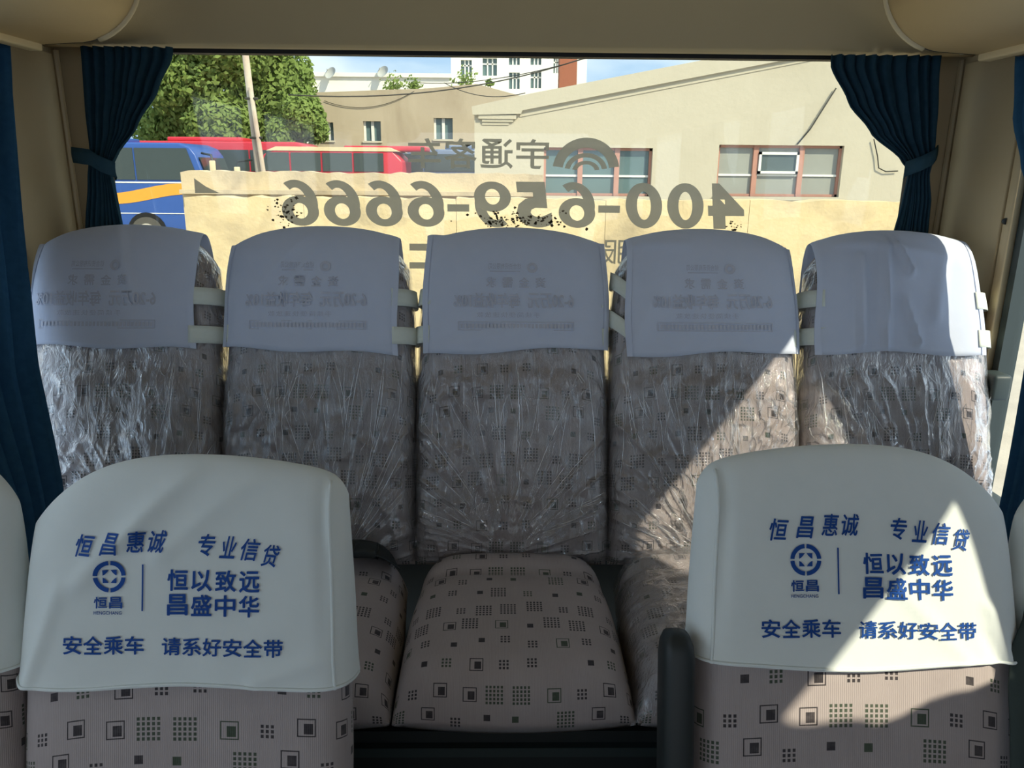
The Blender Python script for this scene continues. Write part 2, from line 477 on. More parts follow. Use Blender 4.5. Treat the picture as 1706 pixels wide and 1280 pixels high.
class Print:
    """flat print collected in 2-D, then laid on a surface"""
    def __init__(s): s.v = []; s.f = []
    def add(s, v, f):
        b = len(s.v); s.v += v; s.f += [tuple(b + i for i in q) for q in f]
    def text(s, body, x0, x1, z0, z1, bold=.012, shear=0, rot=0, fit=True):
        v, f = glyphs(body, bold, shear)
        xs = [p[0] for p in v]; ys = [p[1] for p in v]
        a, b, c, d = min(xs), max(xs), min(ys), max(ys)
        cx, cz = (x0 + x1) / 2, (z0 + z1) / 2; co, si = math.cos(rot), math.sin(rot)
        out = []
        for x, y in v:
            px = x0 + (x - a) / (b - a) * (x1 - x0); pz = z0 + (y - c) / (d - c) * (z1 - z0)
            dx, dz = px - cx, pz - cz
            out.append((cx + dx * co - dz * si, cz + dx * si + dz * co))
        s.add(out, f)
    def chars(s, body, x0, x1, z0, z1, gap=.15, zslope=0, **k):
        """equal boxes for each character"""
        n = len(body); w = (x1 - x0) / (n - gap) if n > 1 else (x1 - x0)
        for i, ch in enumerate(body):
            if ch == ' ': continue
            a = x0 + i * w; dz = zslope * (a - x0)
            s.text(ch, a, a + w * (1 - gap), z0 + dz, z1 + dz, **k)
    def rect(s, x0, x1, z0, z1):
        s.add([(x0, z0), (x1, z0), (x1, z1), (x0, z1)], [(0, 1, 2, 3)])
    def ring(s, cx, cz, r0, r1, a0, a1, n=24, sx=1, sz=1):
        v = []; f = []
        for i in range(n + 1):
            a = a0 + (a1 - a0) * i / n
            v += [(cx + r0 * math.cos(a) * sx, cz + r0 * math.sin(a) * sz), (cx + r1 * math.cos(a) * sx, cz + r1 * math.sin(a) * sz)]
        for i in range(n): f.append((2 * i, 2 * i + 1, 2 * i + 3, 2 * i + 2))
        s.add(v, f)
    def lay(s, name, fn, mat, parent):
        me = bpy.data.meshes.new(name); me.from_pydata([tuple(fn(x, z)) for x, z in s.v], [], s.f); me.update()
        return link(name, me, mat, parent)

# mirrored lettering on the rear window (it reads from outside)
def win_at(u, v): p = at(u, v, YB + .016); return p.x, p.z
def win_print(name, build, mat=None):
    pr = Print(); build(pr)
    return pr.lay(name, lambda x, z: (-x, YB + .0165, z), mat or M_vinyl, win)
def arc_band(pr, cx, cz, ro, ri, a0, a1, X, n=26, c2=None):
    v = []; f = []; c2 = c2 or (cx, cz)
    for i in range(n + 1):
        a = R(a0 + (a1 - a0) * i / n)
        v += [X(cx + ro[0] * math.cos(a), cz + ro[1] * math.sin(a)), X(c2[0] + ri[0] * math.cos(a), c2[1] + ri[1] * math.sin(a))]
    for i in range(n): f.append((2 * i, 2 * i + 1, 2 * i + 3, 2 * i + 2))
    pr.add(v, f)
def digit(pr, ch, x0, x1, z0, z1):
    """heavy slanted numerals"""
    def mk(flip):
        def X(u, w):
            if flip: u, w = 1 - u, 1 - w
            return (x0 + (x1 - x0) * (u + .10 * (w - .5)), z0 + (z1 - z0) * w)
        return X
    if ch in '69':
        X = mk(ch == '9')
        arc_band(pr, .5, .33, (.5, .33), (.20, .17), 0, 360, X, 36)
        def inside(u, w): return ((u - .5) / .5) ** 2 + ((w - .33) / .33) ** 2 < 1
        v = []; n = 40
        for k in range(n + 1):
            a = R(58 + 140 * k / n); co, si = math.cos(a), math.sin(a)
            o = (.56 + .56 * co, .5 + .5 * si); q = (.56 + .27 * co, .5 + .335 * si)
            if inside(*o): break
            if inside(*q):
                lo, hi = 0.0, 1.0
                for _ in range(30):
                    m_ = (lo + hi) / 2
                    if inside(q[0] + (o[0] - q[0]) * m_, q[1] + (o[1] - q[1]) * m_): lo = m_
                    else: hi = m_
                q = (q[0] + (o[0] - q[0]) * hi, q[1] + (o[1] - q[1]) * hi)
            v += [X(*o), X(*q)]
        pr.add(v, [(2 * k, 2 * k + 1, 2 * k + 3, 2 * k + 2) for k in range(len(v) // 2 - 1)])
    else:
        arc_band(pr, .5, .5, (.5, .5), (.19, .31), 0, 360, mk(False), 36)
def _num(pr):
    xa, z0 = win_at(1238, 382); _, z1 = win_at(1238, 306)
    xb, _ = win_at(462, 376)
    body = '400-659-6666'
    wd = {'-': .62}
    tot = sum(wd.get(c, 1) for c in body); x = -xa; k = (xa - xb) / tot
    for c in body:
        w = wd.get(c, 1) * k
        if c == '-': pr.text(c, x + w * .02, x + w * .86, z0 + (z1 - z0) * .34, z0 + (z1 - z0) * .50, bold=0)
        elif c in '069': digit(pr, c, x, x + w * .88, z0, z1)
        else: pr.text(c, x, x + w * .90, z0, z1, bold=-.045, shear=.10)
        x += w
def _name(pr):
    xa, z0 = win_at(914, 282); _, z1 = win_at(914, 232); xb, _ = win_at(680, 280)
    pr.chars('宇通客车', -xa, -xb, z0, z1, gap=.09, bold=-.014)
def _logo(pr):
    cx, cz = win_at(976, 285)
    for r0, r1, sz in ((.058, .083, 1.0), (.040, .053, .85), (.022, .034, .75)):
        pr.ring(-cx, cz, r0, r1, R(8), R(172), 28, 1.05, sz)
def _serv(pr):
    xa, z0 = win_at(1190, 445); _, z1 = win_at(1190, 401); xb, _ = win_at(880, 441)
    pr.chars('客户服务热线', -win_at(1140, 445)[0], -win_at(860, 445)[0], win_at(1020, 440)[1], win_at(1020, 400)[1], gap=.14, bold=-.006)
def _bars(pr):
    a = win_at(742, 418); b = win_at(682, 406); pr.rect(-a[0], -b[0], a[1], b[1])
    a = win_at(742, 448); b = win_at(682, 437); pr.rect(-a[0], -b[0], a[1], b[1])
def _tri(pr):  # small triangle in the lettering vinyl, on the pane
    p = [win_at(*q) for q in ((323, 297), (325, 322), (366, 322), (343, 311))]
    pr.add([(-x, z) for x, z in p], [(0, 1, 2, 3)])
def _flakes(pr):
    rnd = random.Random(5)
    for (u, v, w, h, n) in ((476, 355, 34, 40, 60), (880, 366, 110, 22, 90), (820, 368, 60, 14, 30), (1225, 378, 26, 16, 16)):
        for _ in range(n):
            x, z = win_at(u + rnd.gauss(0, .35) * w, v + rnd.gauss(0, .35) * h)
            m = rnd.randint(3, 5); a0 = rnd.random() * 6; s = rnd.uniform(.0015, .006)
            pr.add([(-x + s * rnd.uniform(.5, 1.2) * math.cos(a0 + 6.28 * i / m), z + s * rnd.uniform(.4, 1) * math.sin(a0 + 6.28 * i / m)) for i in range(m)], [tuple(range(m))])
win_print('phone_number_lettering', _num); win_print('company_name_lettering', _name); win_print('arc_logo', _logo)
win_print('service_line_lettering', _serv); win_print('stripe_marks', _bars); win_print('triangle_mark', _tri)
fl = win_print('flaked_residue', _flakes, M_vinyl_old)
fl.location.y -= .0008

# ------------------------------------------------------------------ curtains
def curtain(name, label, axis, pos, edges, zs, folds, amp, group, ties=(), mat=None, seed=0, tie_name='tieback'):
    """edges: two tables z -> coordinate along the curtain rail; axis 'x' (rear) or 'y' (sides)"""
    L, Rr = edges
    ptab = pos if isinstance(pos, list) else [(0, pos), (3, pos)]
    sg = 1 if ptab[0][1] > 0 else -1
    z0, z1 = zs; nz_, ns = 44, folds * 8
    def P(s, z, extra=0):
        a, b = interp(L, z), interp(Rr, z); w = abs(b - a)
        tight = .55 + .45 * min(1, w / max(1e-3, abs(interp(Rr, z1) - interp(L, z1))))
        ph = 2 * math.pi * folds * s + .5 * math.sin(3 * z + seed) + .9 * math.sin(9 * s + seed)
        off = amp * tight * (math.sin(ph) + .35 * math.sin(2.3 * ph + seed + 2 * z)) + extra
        c = a + (b - a) * (s + .012 * math.sin(ph + 1.3))
        c += .006 * math.sin(7 * z + 5 * s + seed)
        pz = interp(ptab, z)
        return (c, pz + off, z) if axis == 'x' else (pz - off * sg, c, z)
    e = empty(name, P(.5, z0), label, 'curtain', group)
    rows = [[P(j / ns, z0 + (z1 - z0) * i / nz_) for j in range(ns + 1)] for i in range(nz_ + 1)]
    o = link('fabric', grid_mesh('fabric', rows), mat or M_curtain, e, True)
    m = o.modifiers.new('thick', 'SOLIDIFY'); m.thickness = .0015
    for t in ties: t(e)
    return e

# rear left curtain
def tx(u, v, Y=1.985): return at(u, v, Y).x
def tz(u, v, Y=1.985): return at(u, v, Y).z
def table(pts, Y=1.985):
    return sorted([(at(u, v, Y).z, at(u, v, Y).x) for u, v in pts])
def tieback(pts, r, mat):
    def f(e):
        n = len(pts); rows = []
        for i, p in enumerate(pts):
            p = Vector(p); rows.append([p + Vector((0, 0, -r)), p + Vector((0, -.003, -r * .3)), p + Vector((0, -.003, r * .3)), p + Vector((0, 0, r))])
        o = link('tieback', grid_mesh('tieback', rows), mat, e, True)
        m = o.modifiers.new('thick', 'SOLIDIFY'); m.thickness = .003
    return f
zt = 1.776
Lc = table([(128, 90), (140, 180), (152, 250), (150, 300), (146, 390), (146, 430)]); Rc = table([(290, 92), (268, 150), (235, 210), (198, 262), (186, 280), (196, 330), (206, 390), (208, 430)])
p1 = at(122, 258, 1.96); p2 = at(150, 262, 1.935); p3 = at(192, 284, 1.94); p4 = at(190, 288, 1.985)
curtain('curtain', 'dark blue curtain tied back at the left end of the rear window', 'x', 1.985, (Lc, Rc), (1.20, zt), 9, .013, 'tied-back curtains at the rear window',
        [tieback([p1, p2, (p2 + p3) / 2 + Vector((0, -.012, 0)), p3, p4], .018, M_tie)], seed=1, mat=M_curtain_rear)
Lc = table([(1384, 108), (1412, 170), (1448, 220), (1500, 268), (1512, 286), (1502, 330), (1484, 400), (1480, 440)]); Rc = table([(1560, 118), (1556, 200), (1552, 262), (1546, 290), (1550, 340), (1546, 400), (1546, 440)])
p1 = at(1562, 254, 1.985); p2 = at(1556, 262, 1.95); p3 = at(1508, 282, 1.935); p4 = at(1506, 286, 1.985)
curtain('curtain', 'blue curtain tied back at the right end of the rear window', 'x', 1.985, (Lc, Rc), (1.20, zt), 9, .013, 'tied-back curtains at the rear window',
        [tieback([p1, p2, (p2 + p3) / 2 + Vector((0, -.012, 0)), p3, p4], .018, M_tie)], seed=4, mat=M_curtain_rear)
# side curtains
curtain('curtain', 'long dark blue curtain hanging straight down beside the left rear seat', 'y', [(.56, -.91), (.87, -.945), (1.10, -1.02), (1.34, -1.07), (1.76, -1.085)],
        ([(.55, 1.16), (1.1, 1.22), (1.76, 1.42)], [(.55, 1.44), (.87, 1.50), (1.10, 1.60), (1.34, 1.72), (1.76, 1.80)]), (.715, 1.752), 7, .020, 'side window curtains', seed=2)
curtain('curtain', 'blue curtain tied back at the side window beside the right rear seat', 'y', 1.085,
        ([(.60, 1.27), (1.40, 1.28), (1.76, 1.22)], [(.60, 1.55), (1.30, 1.56), (1.42, 1.60), (1.52, 1.69), (1.62, 1.75), (1.76, 1.785)]), (.58, 1.752), 7, .018, 'side window curtains', seed=6)
curtain('curtain', 'blue curtain bunched between two right side windows', 'y', 1.092,
        ([(.6, .43), (1.76, .425)], [(.6, .72), (1.76, .75)]), (.58, 1.752), 6, .014, 'side window curtains', seed=8)
curtain('curtain', 'blue curtain drawn forward on the right side window', 'y', 1.092,
        ([(.6, -.75), (1.76, -.75)], [(.6, .42), (1.38, .42), (1.46, .33), (1.54, .215), (1.69, .09), (1.76, .05)]), (.58, 1.752), 12, .010, 'side window curtains', seed=9)

# ------------------------------------------------------------------ seats
class Back:
    def __init__(s, ox, oy, oz, lean, H, w_tab, tf, tb, crn):
        s.ox, s.oy, s.oz, s.a, s.H, s.w, s.tf, s.tb, s.crn = ox, oy, oz, R(lean), H, w_tab, tf, tb, crn
        s.fold = None
        s.exu = (7, 7)
    def width(s, v): return interp(s.w, v)
    def pt(s, u, v, side, off=0.0, disp=0.0):
        a, b, p = s.crn[0 if u < 0 else 1]
        w = s.width(v) + off; x = u * w
        top = s.H + off - a * u * u - b * abs(u) ** p
        z = v * top
        eu = s.exu[0 if u < 0 else 1]
        e = max(0, 1 - abs(u) ** eu) ** .5 * max(0, 1 - v ** 12) ** .5 * max(0, 1 - (1 - v) ** 16) ** .5
        if side < 0: t = (s.tf * (1 - .12 * math.cos(u * math.pi) * 0 + .10 * math.sin(v * math.pi)) + off) * e + disp * min(1, e * 1.3)
        else: t = -((s.tb + off) * e + disp * min(1, e * 1.3))
        return s.place(x, z, t)
    def place(s, x, z, t):
        ca, sa = math.cos(s.a), math.sin(s.a)
        return Vector((s.ox + x, s.oy + z * sa - t * ca, s.oz + z * ca + t * sa))
    def on_front(s, x, z, off, disp=0.0):
        """point on the front for local x and length z along the backrest"""
        v = z / s.H
        for _ in range(4):
            w = s.width(v) + off; u = max(-.999, min(.999, x / w))
            a, b, p = s.crn[0 if u < 0 else 1]
            v = z / (s.H + off - a * u * u - b * abs(u) ** p)
        v = min(v, .9999)
        return s.pt(u, v, -1, off, disp), u, v

def spaced(n, lo=-1.0, hi=1.0):
    return [lo + (hi - lo) * (.5 - .5 * math.cos(math.pi * i / n)) for i in range(n + 1)]

def lens_mesh(name, fn, us, vs, uv=True):
    """closed surface from a front and a rear sheet that meet along u = +-1 and v = ends"""
    A = [[fn(u, v, -1) for u in us] for v in vs]; B = [[fn(u, v, 1) for u in us] for v in vs]
    n, m = len(us), len(vs)
    verts = [p for r in A for p in r]; idx = {}
    ua = arc_uv(A); uvs = [q for r in ua for q in r]
    for i in range(m):
        for j in range(n):
            if i in (0, m - 1) or j in (0, n - 1): idx[i, j] = i * n + j
            else: idx[i, j] = len(verts); verts.append(B[i][j]); uvs.append((ua[i][j][0] + .37, ua[i][j][1] + .19))
    f = []
    for i in range(m - 1):
        for j in range(n - 1):
            f.append((i * n + j, i * n + j + 1, (i + 1) * n + j + 1, (i + 1) * n + j))
            f.append((idx[i, j], idx[i + 1, j], idx[i + 1, j + 1], idx[i, j + 1]))
    me = bpy.data.meshes.new(name); me.from_pydata([tuple(p) for p in verts], [], f); me.update()
    ul = me.uv_layers.new(name='UVMap')
    for lp in me.loops: ul.data[lp.index].uv = uvs[lp.vertex_index]
    return me

def wrinkle(lines, seed, amp=.0025):
    def f(x, z):
        d = amp * mnoise.noise((x * 7 + seed, z * 7, seed * 1.7)) + amp * .5 * mnoise.noise((x * 22, z * 9 + seed, seed))
        for (x0, z0, x1, z1, wd, h) in lines:
            ax, az = x1 - x0, z1 - z0; L2 = ax * ax + az * az
            t = ((x - x0) * ax + (z - z0) * az) / L2; tt = max(0, min(1, t))
            dist = math.hypot(x - x0 - ax * tt, z - z0 - az * tt)
            d += 1.7 * h * math.exp(-(dist / wd) ** 2) * (1 - .4 * tt)
        return d
    return f

def cushion(name, x0, half, y0, y1, z0, z1, parent, rear_half=None, seed=0, film=False, drop=.03):
    rear_half = rear_half or half
    cy, hy = (y0 + y1) / 2, (y1 - y0) / 2; zm = z0 + .03
    def fn(u, v, side, off=0.0, disp=0.0):
        e = max(0, 1 - abs(u) ** 7) ** .5 * max(0, 1 - abs(v) ** 8) ** .5
        hw = half + (rear_half - half) * smooth_step(-.2, 1, v)
        rnd_ = 1 - .10 * smooth_step(.7, 1, abs(u)) * smooth_step(.3, 1, v)
        x = x0 + u * (hw + off)
        y = cy + v * (hy + off) * rnd_ - .02 * (1 - u * u) * (1 if v < 0 else 0) * smooth_step(0, -1, v)
        if side < 0:
            crown = .014 * (1 - u * u) * (1 - .5 * v * v) + .012 * math.exp(-((v - .72) / .16) ** 2) - .010 * math.exp(-((v - .42 - .1 * u * u) / .07) ** 2)
            z = zm + (z1 - zm + off) * e + crown * e + disp * e - drop * smooth_step(.4, -1, v) * .4
        else:
            z = zm - (zm - z0 + off) * e
        return Vector((x, y, z))
    us = spaced(30); vs = spaced(34)
    o = link(name, lens_mesh(name, lambda u, v, s: fn(u, v, s), us, vs), M_fab, parent, True)
    if film:
        us = [-.995 + 1.99 * i / 60 for i in range(61)]; vs = [-.99 + 1.95 * i / 60 for i in range(61)]
        def d(u, v): return .004 + .008 * max(0, 1 - 2.2 * abs(mnoise.noise((u * 1.2 + seed, v * 7, seed)))) ** 3 + .003 * mnoise.noise((u * 9, v * 9, seed))
        rows = [[fn(u, v, -1, .006, d(u, v)) for u in us] for v in vs]
        link('plastic_film', grid_mesh('plastic_film', rows), M_film, parent, True)
    return o

BENCH = 'five rear bench seats wrapped in clear film'
COVERS = 'white cotton covers on the rear seats'
PITCH_X = .436
def rear_seat(i, label, cover_label, xa, xb, hem, gather, folds, ptop=((.004, .022), (.004, .022)), dx=0, tilt=0, print_dx=0):
    cx = (i - 2) * PITCH_X + dx
    b = Back(cx, 1.588, .63, 17.5, .765, [(0, .2165), (.55, .2165), (.8, .211), (1, .197)], .058, .055, ((.030, .060, 5), (.030, .060, 5)))
    seat = empty('bus_seat', (cx, 1.35, .5), label, 'seat', BENCH)
    us = spaced(34); vs = spaced(44, 0, 1)
    link('backrest', lens_mesh('backrest', lambda u, v, s: b.pt(u, v, s), us, vs), M_fab, seat, True)
    cu = cushion('cushion', cx, .2165, 1.150, 1.60, .535, .668, seat, rear_half=.200, seed=i + 1, film=(i in (3, 4)))
    # clear film over the backrest, pulled into folds
    gx, gz = gather
    def ridge(n, k, p): return max(0, 1 - k * abs(n)) ** p
    def disp(x, z):
        th = math.atan2(x - gx, z - gz + .03); r = math.hypot(x - gx, z - gz)
        wob = .25 * mnoise.noise((x * 6, z * 6, i * 4.4))
        r1 = ridge(mnoise.noise((th * 4.5 + wob, r * 1.3, i * 3.1 + .5)), 7, 1.2)
        r2 = ridge(mnoise.noise((th * 12 + wob * 2, r * 2.2, i * 5.3 + 2.5)), 5, 1.2)
        th2 = math.atan2(x + gx * .5, .95 - z)
        r3 = ridge(mnoise.noise((th2 * 15 + wob, z * 3.0, i * 7.7)), 5, 1.2)
        m1 = smooth_step(-.15, .35, mnoise.noise((x * 5 + 3, z * 5, i * 9.1))); m2 = smooth_step(-.1, .35, mnoise.noise((x * 5, z * 5 + 8, i * 6.1)))
        n2 = mnoise.noise((x * 13 + i, z * 10, i * 2.2)); n4 = abs(mnoise.noise((x * 40 + i, z * 26, i * 1.2)))
        r5 = ridge(mnoise.noise((x * 15 + z * 6 + i, z * 13 - x * 7, i * 3.9)), 4.5, 1.2)
        return .002 + (.014 * r1 * min(1, r / .10) + .009 * r2 * m1 * min(1, r / .10) + .011 * r3 * m2 + .010 * abs(n2) + .010 * n4 * (.3 + .7 * m2) + .010 * r5 * m1) * (1 - smooth_step(.40, .455, z))
    us = [-.999 + 1.998 * k / 150 for k in range(151)]; vs = [.015 + .645 * k / 170 for k in range(171)] + [.66 + .33 * k / 40 for k in range(1, 41)]
    rows = []
    for v in vs:
        rows.append([b.pt(u, v, -1, .004, disp(u * b.width(v), v * b.H)) for u in us])
    link('plastic_film', grid_mesh('plastic_film', rows), M_film, seat, True)
    # sharp film pleats, whitened to stand in for bright reflected streaks
    rc = random.Random(40 + i); pm = MB()
    def pleat(x0, z0, x1, z1, rad, bend=0.0, jag=0.0, n=12):
        pts = []; rs = []
        for k in range(n + 1):
            t = k / n
            x = x0 + (x1 - x0) * t + bend * math.sin(math.pi * t) + rc.uniform(-jag, jag); z = z0 + (z1 - z0) * t + rc.uniform(-jag, jag)
            if abs(x) > .208 or z < .02 or z > hem[0] + .012: continue
            p, u_, v_ = b.on_front(x, z, .004, disp(x, z) + .0003)
            pts.append(p); rs.append(rad * (.25 + .75 * math.sin(math.pi * (.08 + .84 * t)) * rc.uniform(.6, 1.2)))
        if len(pts) > 3: pm.tube(pts, rs, 5)
    for k in range(34):                                     # fanning out from the gathered point
        a = rc.uniform(-1.5, 1.5); r0 = rc.uniform(.02, .16); r1 = r0 + rc.uniform(.05, .26)
        pleat(gx + math.sin(a) * r0, gz + math.cos(a) * r0, gx + math.sin(a) * r1, gz + math.cos(a) * r1, rc.uniform(.0004, .0011), rc.uniform(-.006, .006))
    for k in range(30):                                     # hanging from under the cover
        x0 = rc.uniform(-.20, .20); L = rc.uniform(.05, .20)
        pleat(x0, hem[0] - rc.uniform(-.01, .10), x0 * rc.uniform(.75, 1.15) + rc.uniform(-.03, .03), hem[0] - L - rc.uniform(0, .10), rc.uniform(.0004, .0012), rc.uniform(-.008, .008))
    for k in range(11):                                     # small crumpled patches
        cx_, cz_ = rc.uniform(-.18, .18), rc.uniform(.08, .44)
        for q in range(rc.randint(4, 8)):
            a = rc.gauss(0, .5); L = rc.uniform(.008, .032); x0 = cx_ + rc.gauss(0, .014); z0 = cz_ + rc.gauss(0, .022)
            pleat(x0, z0, x0 + math.sin(a) * L, z0 + math.cos(a) * L, rc.uniform(.0005, .0013), rc.uniform(-.003, .003), .0008, 6)
    pl = pm.build('glint_pleats', M_glint_crease, seat, True); pl['kind'] = 'stuff'
    # cover: front panel, over the top, rear panel
    cov = empty('headrest_cover', tuple(b.place(0, hem[0], .08)), cover_label, 'headrest cover', COVERS)
    cb = Back(cx, 1.588, .63, 17.5, .765, b.w, .058, .055, ((.034, ptop[0][1], 6), (.034, ptop[1][1], 6)))
    wr_ = wrinkle(folds, i + 2.0, .003)
    ns = 44; OFF = .013
    def cpt(s, q, side):
        x = xa + (xb - xa) * s
        h = hem[0] + (hem[1] - hem[0]) * s + .004 * math.sin(9 * s + i)
        if side > 0: h = .50
        ka, kb, kp = cb.crn[0 if x < 0 else 1]; uq = min(1, abs(x) / .225)
        v0 = h / (.765 - ka * uq * uq - kb * uq ** kp)
        v = v0 + (1 - v0) * q
        xx = x + .006 * math.sin(14 * v + i) * (1 - q) * (2 * s - 1) + (x * .05 * (1 - q))
        u = max(-.97, min(.97, xx / (cb.width(v) + OFF)))
        ext = (.012 if (i == 2 and s < .5) else .004) * smooth_step(.78, 1.0, abs(s - .5) * 2) * smooth_step(.93, .99, q) 
        p = cb.pt(u, v, side, OFF, wr_(xx, v * .765) * (1 if side < 0 else .3))
        p.x = cx + xx; p.z += ext
        return p
    qs = [math.sin(math.pi / 2 * k / 40) for k in range(41)]
    rows = [[cpt(j / ns, q, -1) for j in range(ns + 1)] for q in qs] + [[cpt(j / ns, q, 1) for j in range(ns + 1)] for q in reversed(qs[:-1])]
    fab = link('fabric', grid_mesh('fabric', rows), M_cover_r, cov, True)
    m = fab.modifiers.new('thick', 'SOLIDIFY'); m.thickness = .0012
    # stitched hems down both edges
    for s0, s1 in ((.0, .03), (.97, 1.0)):
        rows = []
        for q in qs[::4]:
            r_ = []
            for k in range(3):
                p = cpt(s0 + (s1 - s0) * k / 2, q, -1); r_.append(p + Vector((0, -.0022, .0008)))
            rows.append(r_)
        link('side_hem', grid_mesh('side_hem', rows), M_cover_r, cov, True)
    # elastic straps round the sides
    for sd, xe in ((-1, xa), (1, xb)):
        for zz in (.515 + .012 * (1 if (i + sd) % 2 else -1) * 0, .600):
            zz2 = zz - (.0 if sd < 0 else .004)
            if i == 0 and sd < 0: continue
            rows = []
            u0 = abs(xe) / .235
            path = [(u0 + (.999 - u0) * k / 10, -1) for k in range(11)] + [(.999 - (.999 - u0) * k / 8, 1) for k in range(1, 9)]
            for (uu, side) in path:
                r_ = []
                for k in range(4):
                    dz = (-.019 + .038 * k / 3)
                    tiltz = tilt * (uu - u0) * (1 if sd < 0 else 0) if side < 0 else tilt * (.999 - u0) * (1 if sd < 0 else 0)
                    ka, kb, kp = b.crn[0]; r_.append(b.pt(sd * uu, (zz2 + dz + tiltz) / (.765 - ka * uu * uu - kb * uu ** kp), side, .011, .003))
                rows.append(r_)
            st = link('strap', grid_mesh('strap', rows), M_strap, cov, True)
            m = st.modifiers.new('thick', 'SOLIDIFY'); m.thickness = .0015
    # print on the rear panel that shows through, mirrored
    pr = Print()
    pr.text('综合资讯有限公司', -.010, .062, .668, .682, bold=.0)
    pr.rect(-.008, .060, .662, .664)
    pr.ring(-.035, .672, .006, .012, 0, 6.28, 14)
    pr.chars('资金需求', -.065, .068, .626, .650, gap=.38, bold=.02)
    pr.text('6-20万元', -.128, -.025, .580, .614, bold=.02)
    pr.text('每年收益10%', -.008, .140, .580, .614, bold=.02)
    pr.chars('手续简便快速放款', -.052, .088, .559, .571, gap=.2, bold=.0)
    pr.rect(-.128, .130, .530, .532); pr.rect(-.128, .130, .548, .550); pr.rect(-.128, -.126, .532, .548); pr.rect(.128, .130, .532, .548)
    for k in range(30): pr.rect(-.122 + k * .0083, -.117 + k * .0083, .535, .545)
    pcx = (xa + xb) / 2
    def lay(x, z):
        xx = pcx - x + print_dx
        p, u, v = cb.on_front(xx, z, OFF, wr_(xx, z) + .0020)
        return p
    if i != 4: pr.lay('print_showing_through', lay, M_ghost, cov)   # the creased cover shows none
    return b

rear_seat(0, 'leftmost rear bench seat with film, next to the long blue curtain', 'white cover on the leftmost rear seat, left part hidden by curtain', -.212, .163, (.485, .478), (.10, .02),
          [(-.02, .76, .03, .60, .012, .006)], print_dx=-.02)
rear_seat(1, 'second rear bench seat from the left, filmed backrest, dark belt on it', 'white cover on the second rear seat from the left', -.210, .176, (.482, .468), (.06, .02),
          [(-.13, .62, -.02, .74, .010, .004), (-.08, .60, .03, .74, .008, .004)])
rear_seat(2, 'middle rear bench seat with bare patterned cushion facing the aisle', 'white cover with pointed corners on the middle rear seat', -.196, .212, (.468, .486), (-.01, .06),
          [(-.17, .49, .16, .545, .012, .003)], ptop=((.004, .004), (.004, .010)))
rear_seat(3, 'fourth rear bench seat from the left, filmed, partly in sunlight', 'white cover with slanting straps on the fourth rear seat from the left', -.176, .208, (.466, .480), (.02, .02),
          [(-.18, .745, -.05, .72, .014, .005), (-.16, .52, -.12, .60, .02, .005)], tilt=.18)
rear_seat(4, 'rightmost rear bench seat with film, in the sun beside the side window', 'creased white cover on the rightmost rear seat, bright in the sun', -.186, .176, (.478, .474), (.06, .0),
          [(-.10, .50, -.09, .70, .007, .011), (-.05, .48, -.03, .74, .007, .012), (.02, .66, -.01, .74, .008, .009), (.03, .50, .0, .60, .006, .008), (.07, .56, .10, .72, .012, .004), (-.13, .74, .10, .70, .012, .004)], dx=.006)

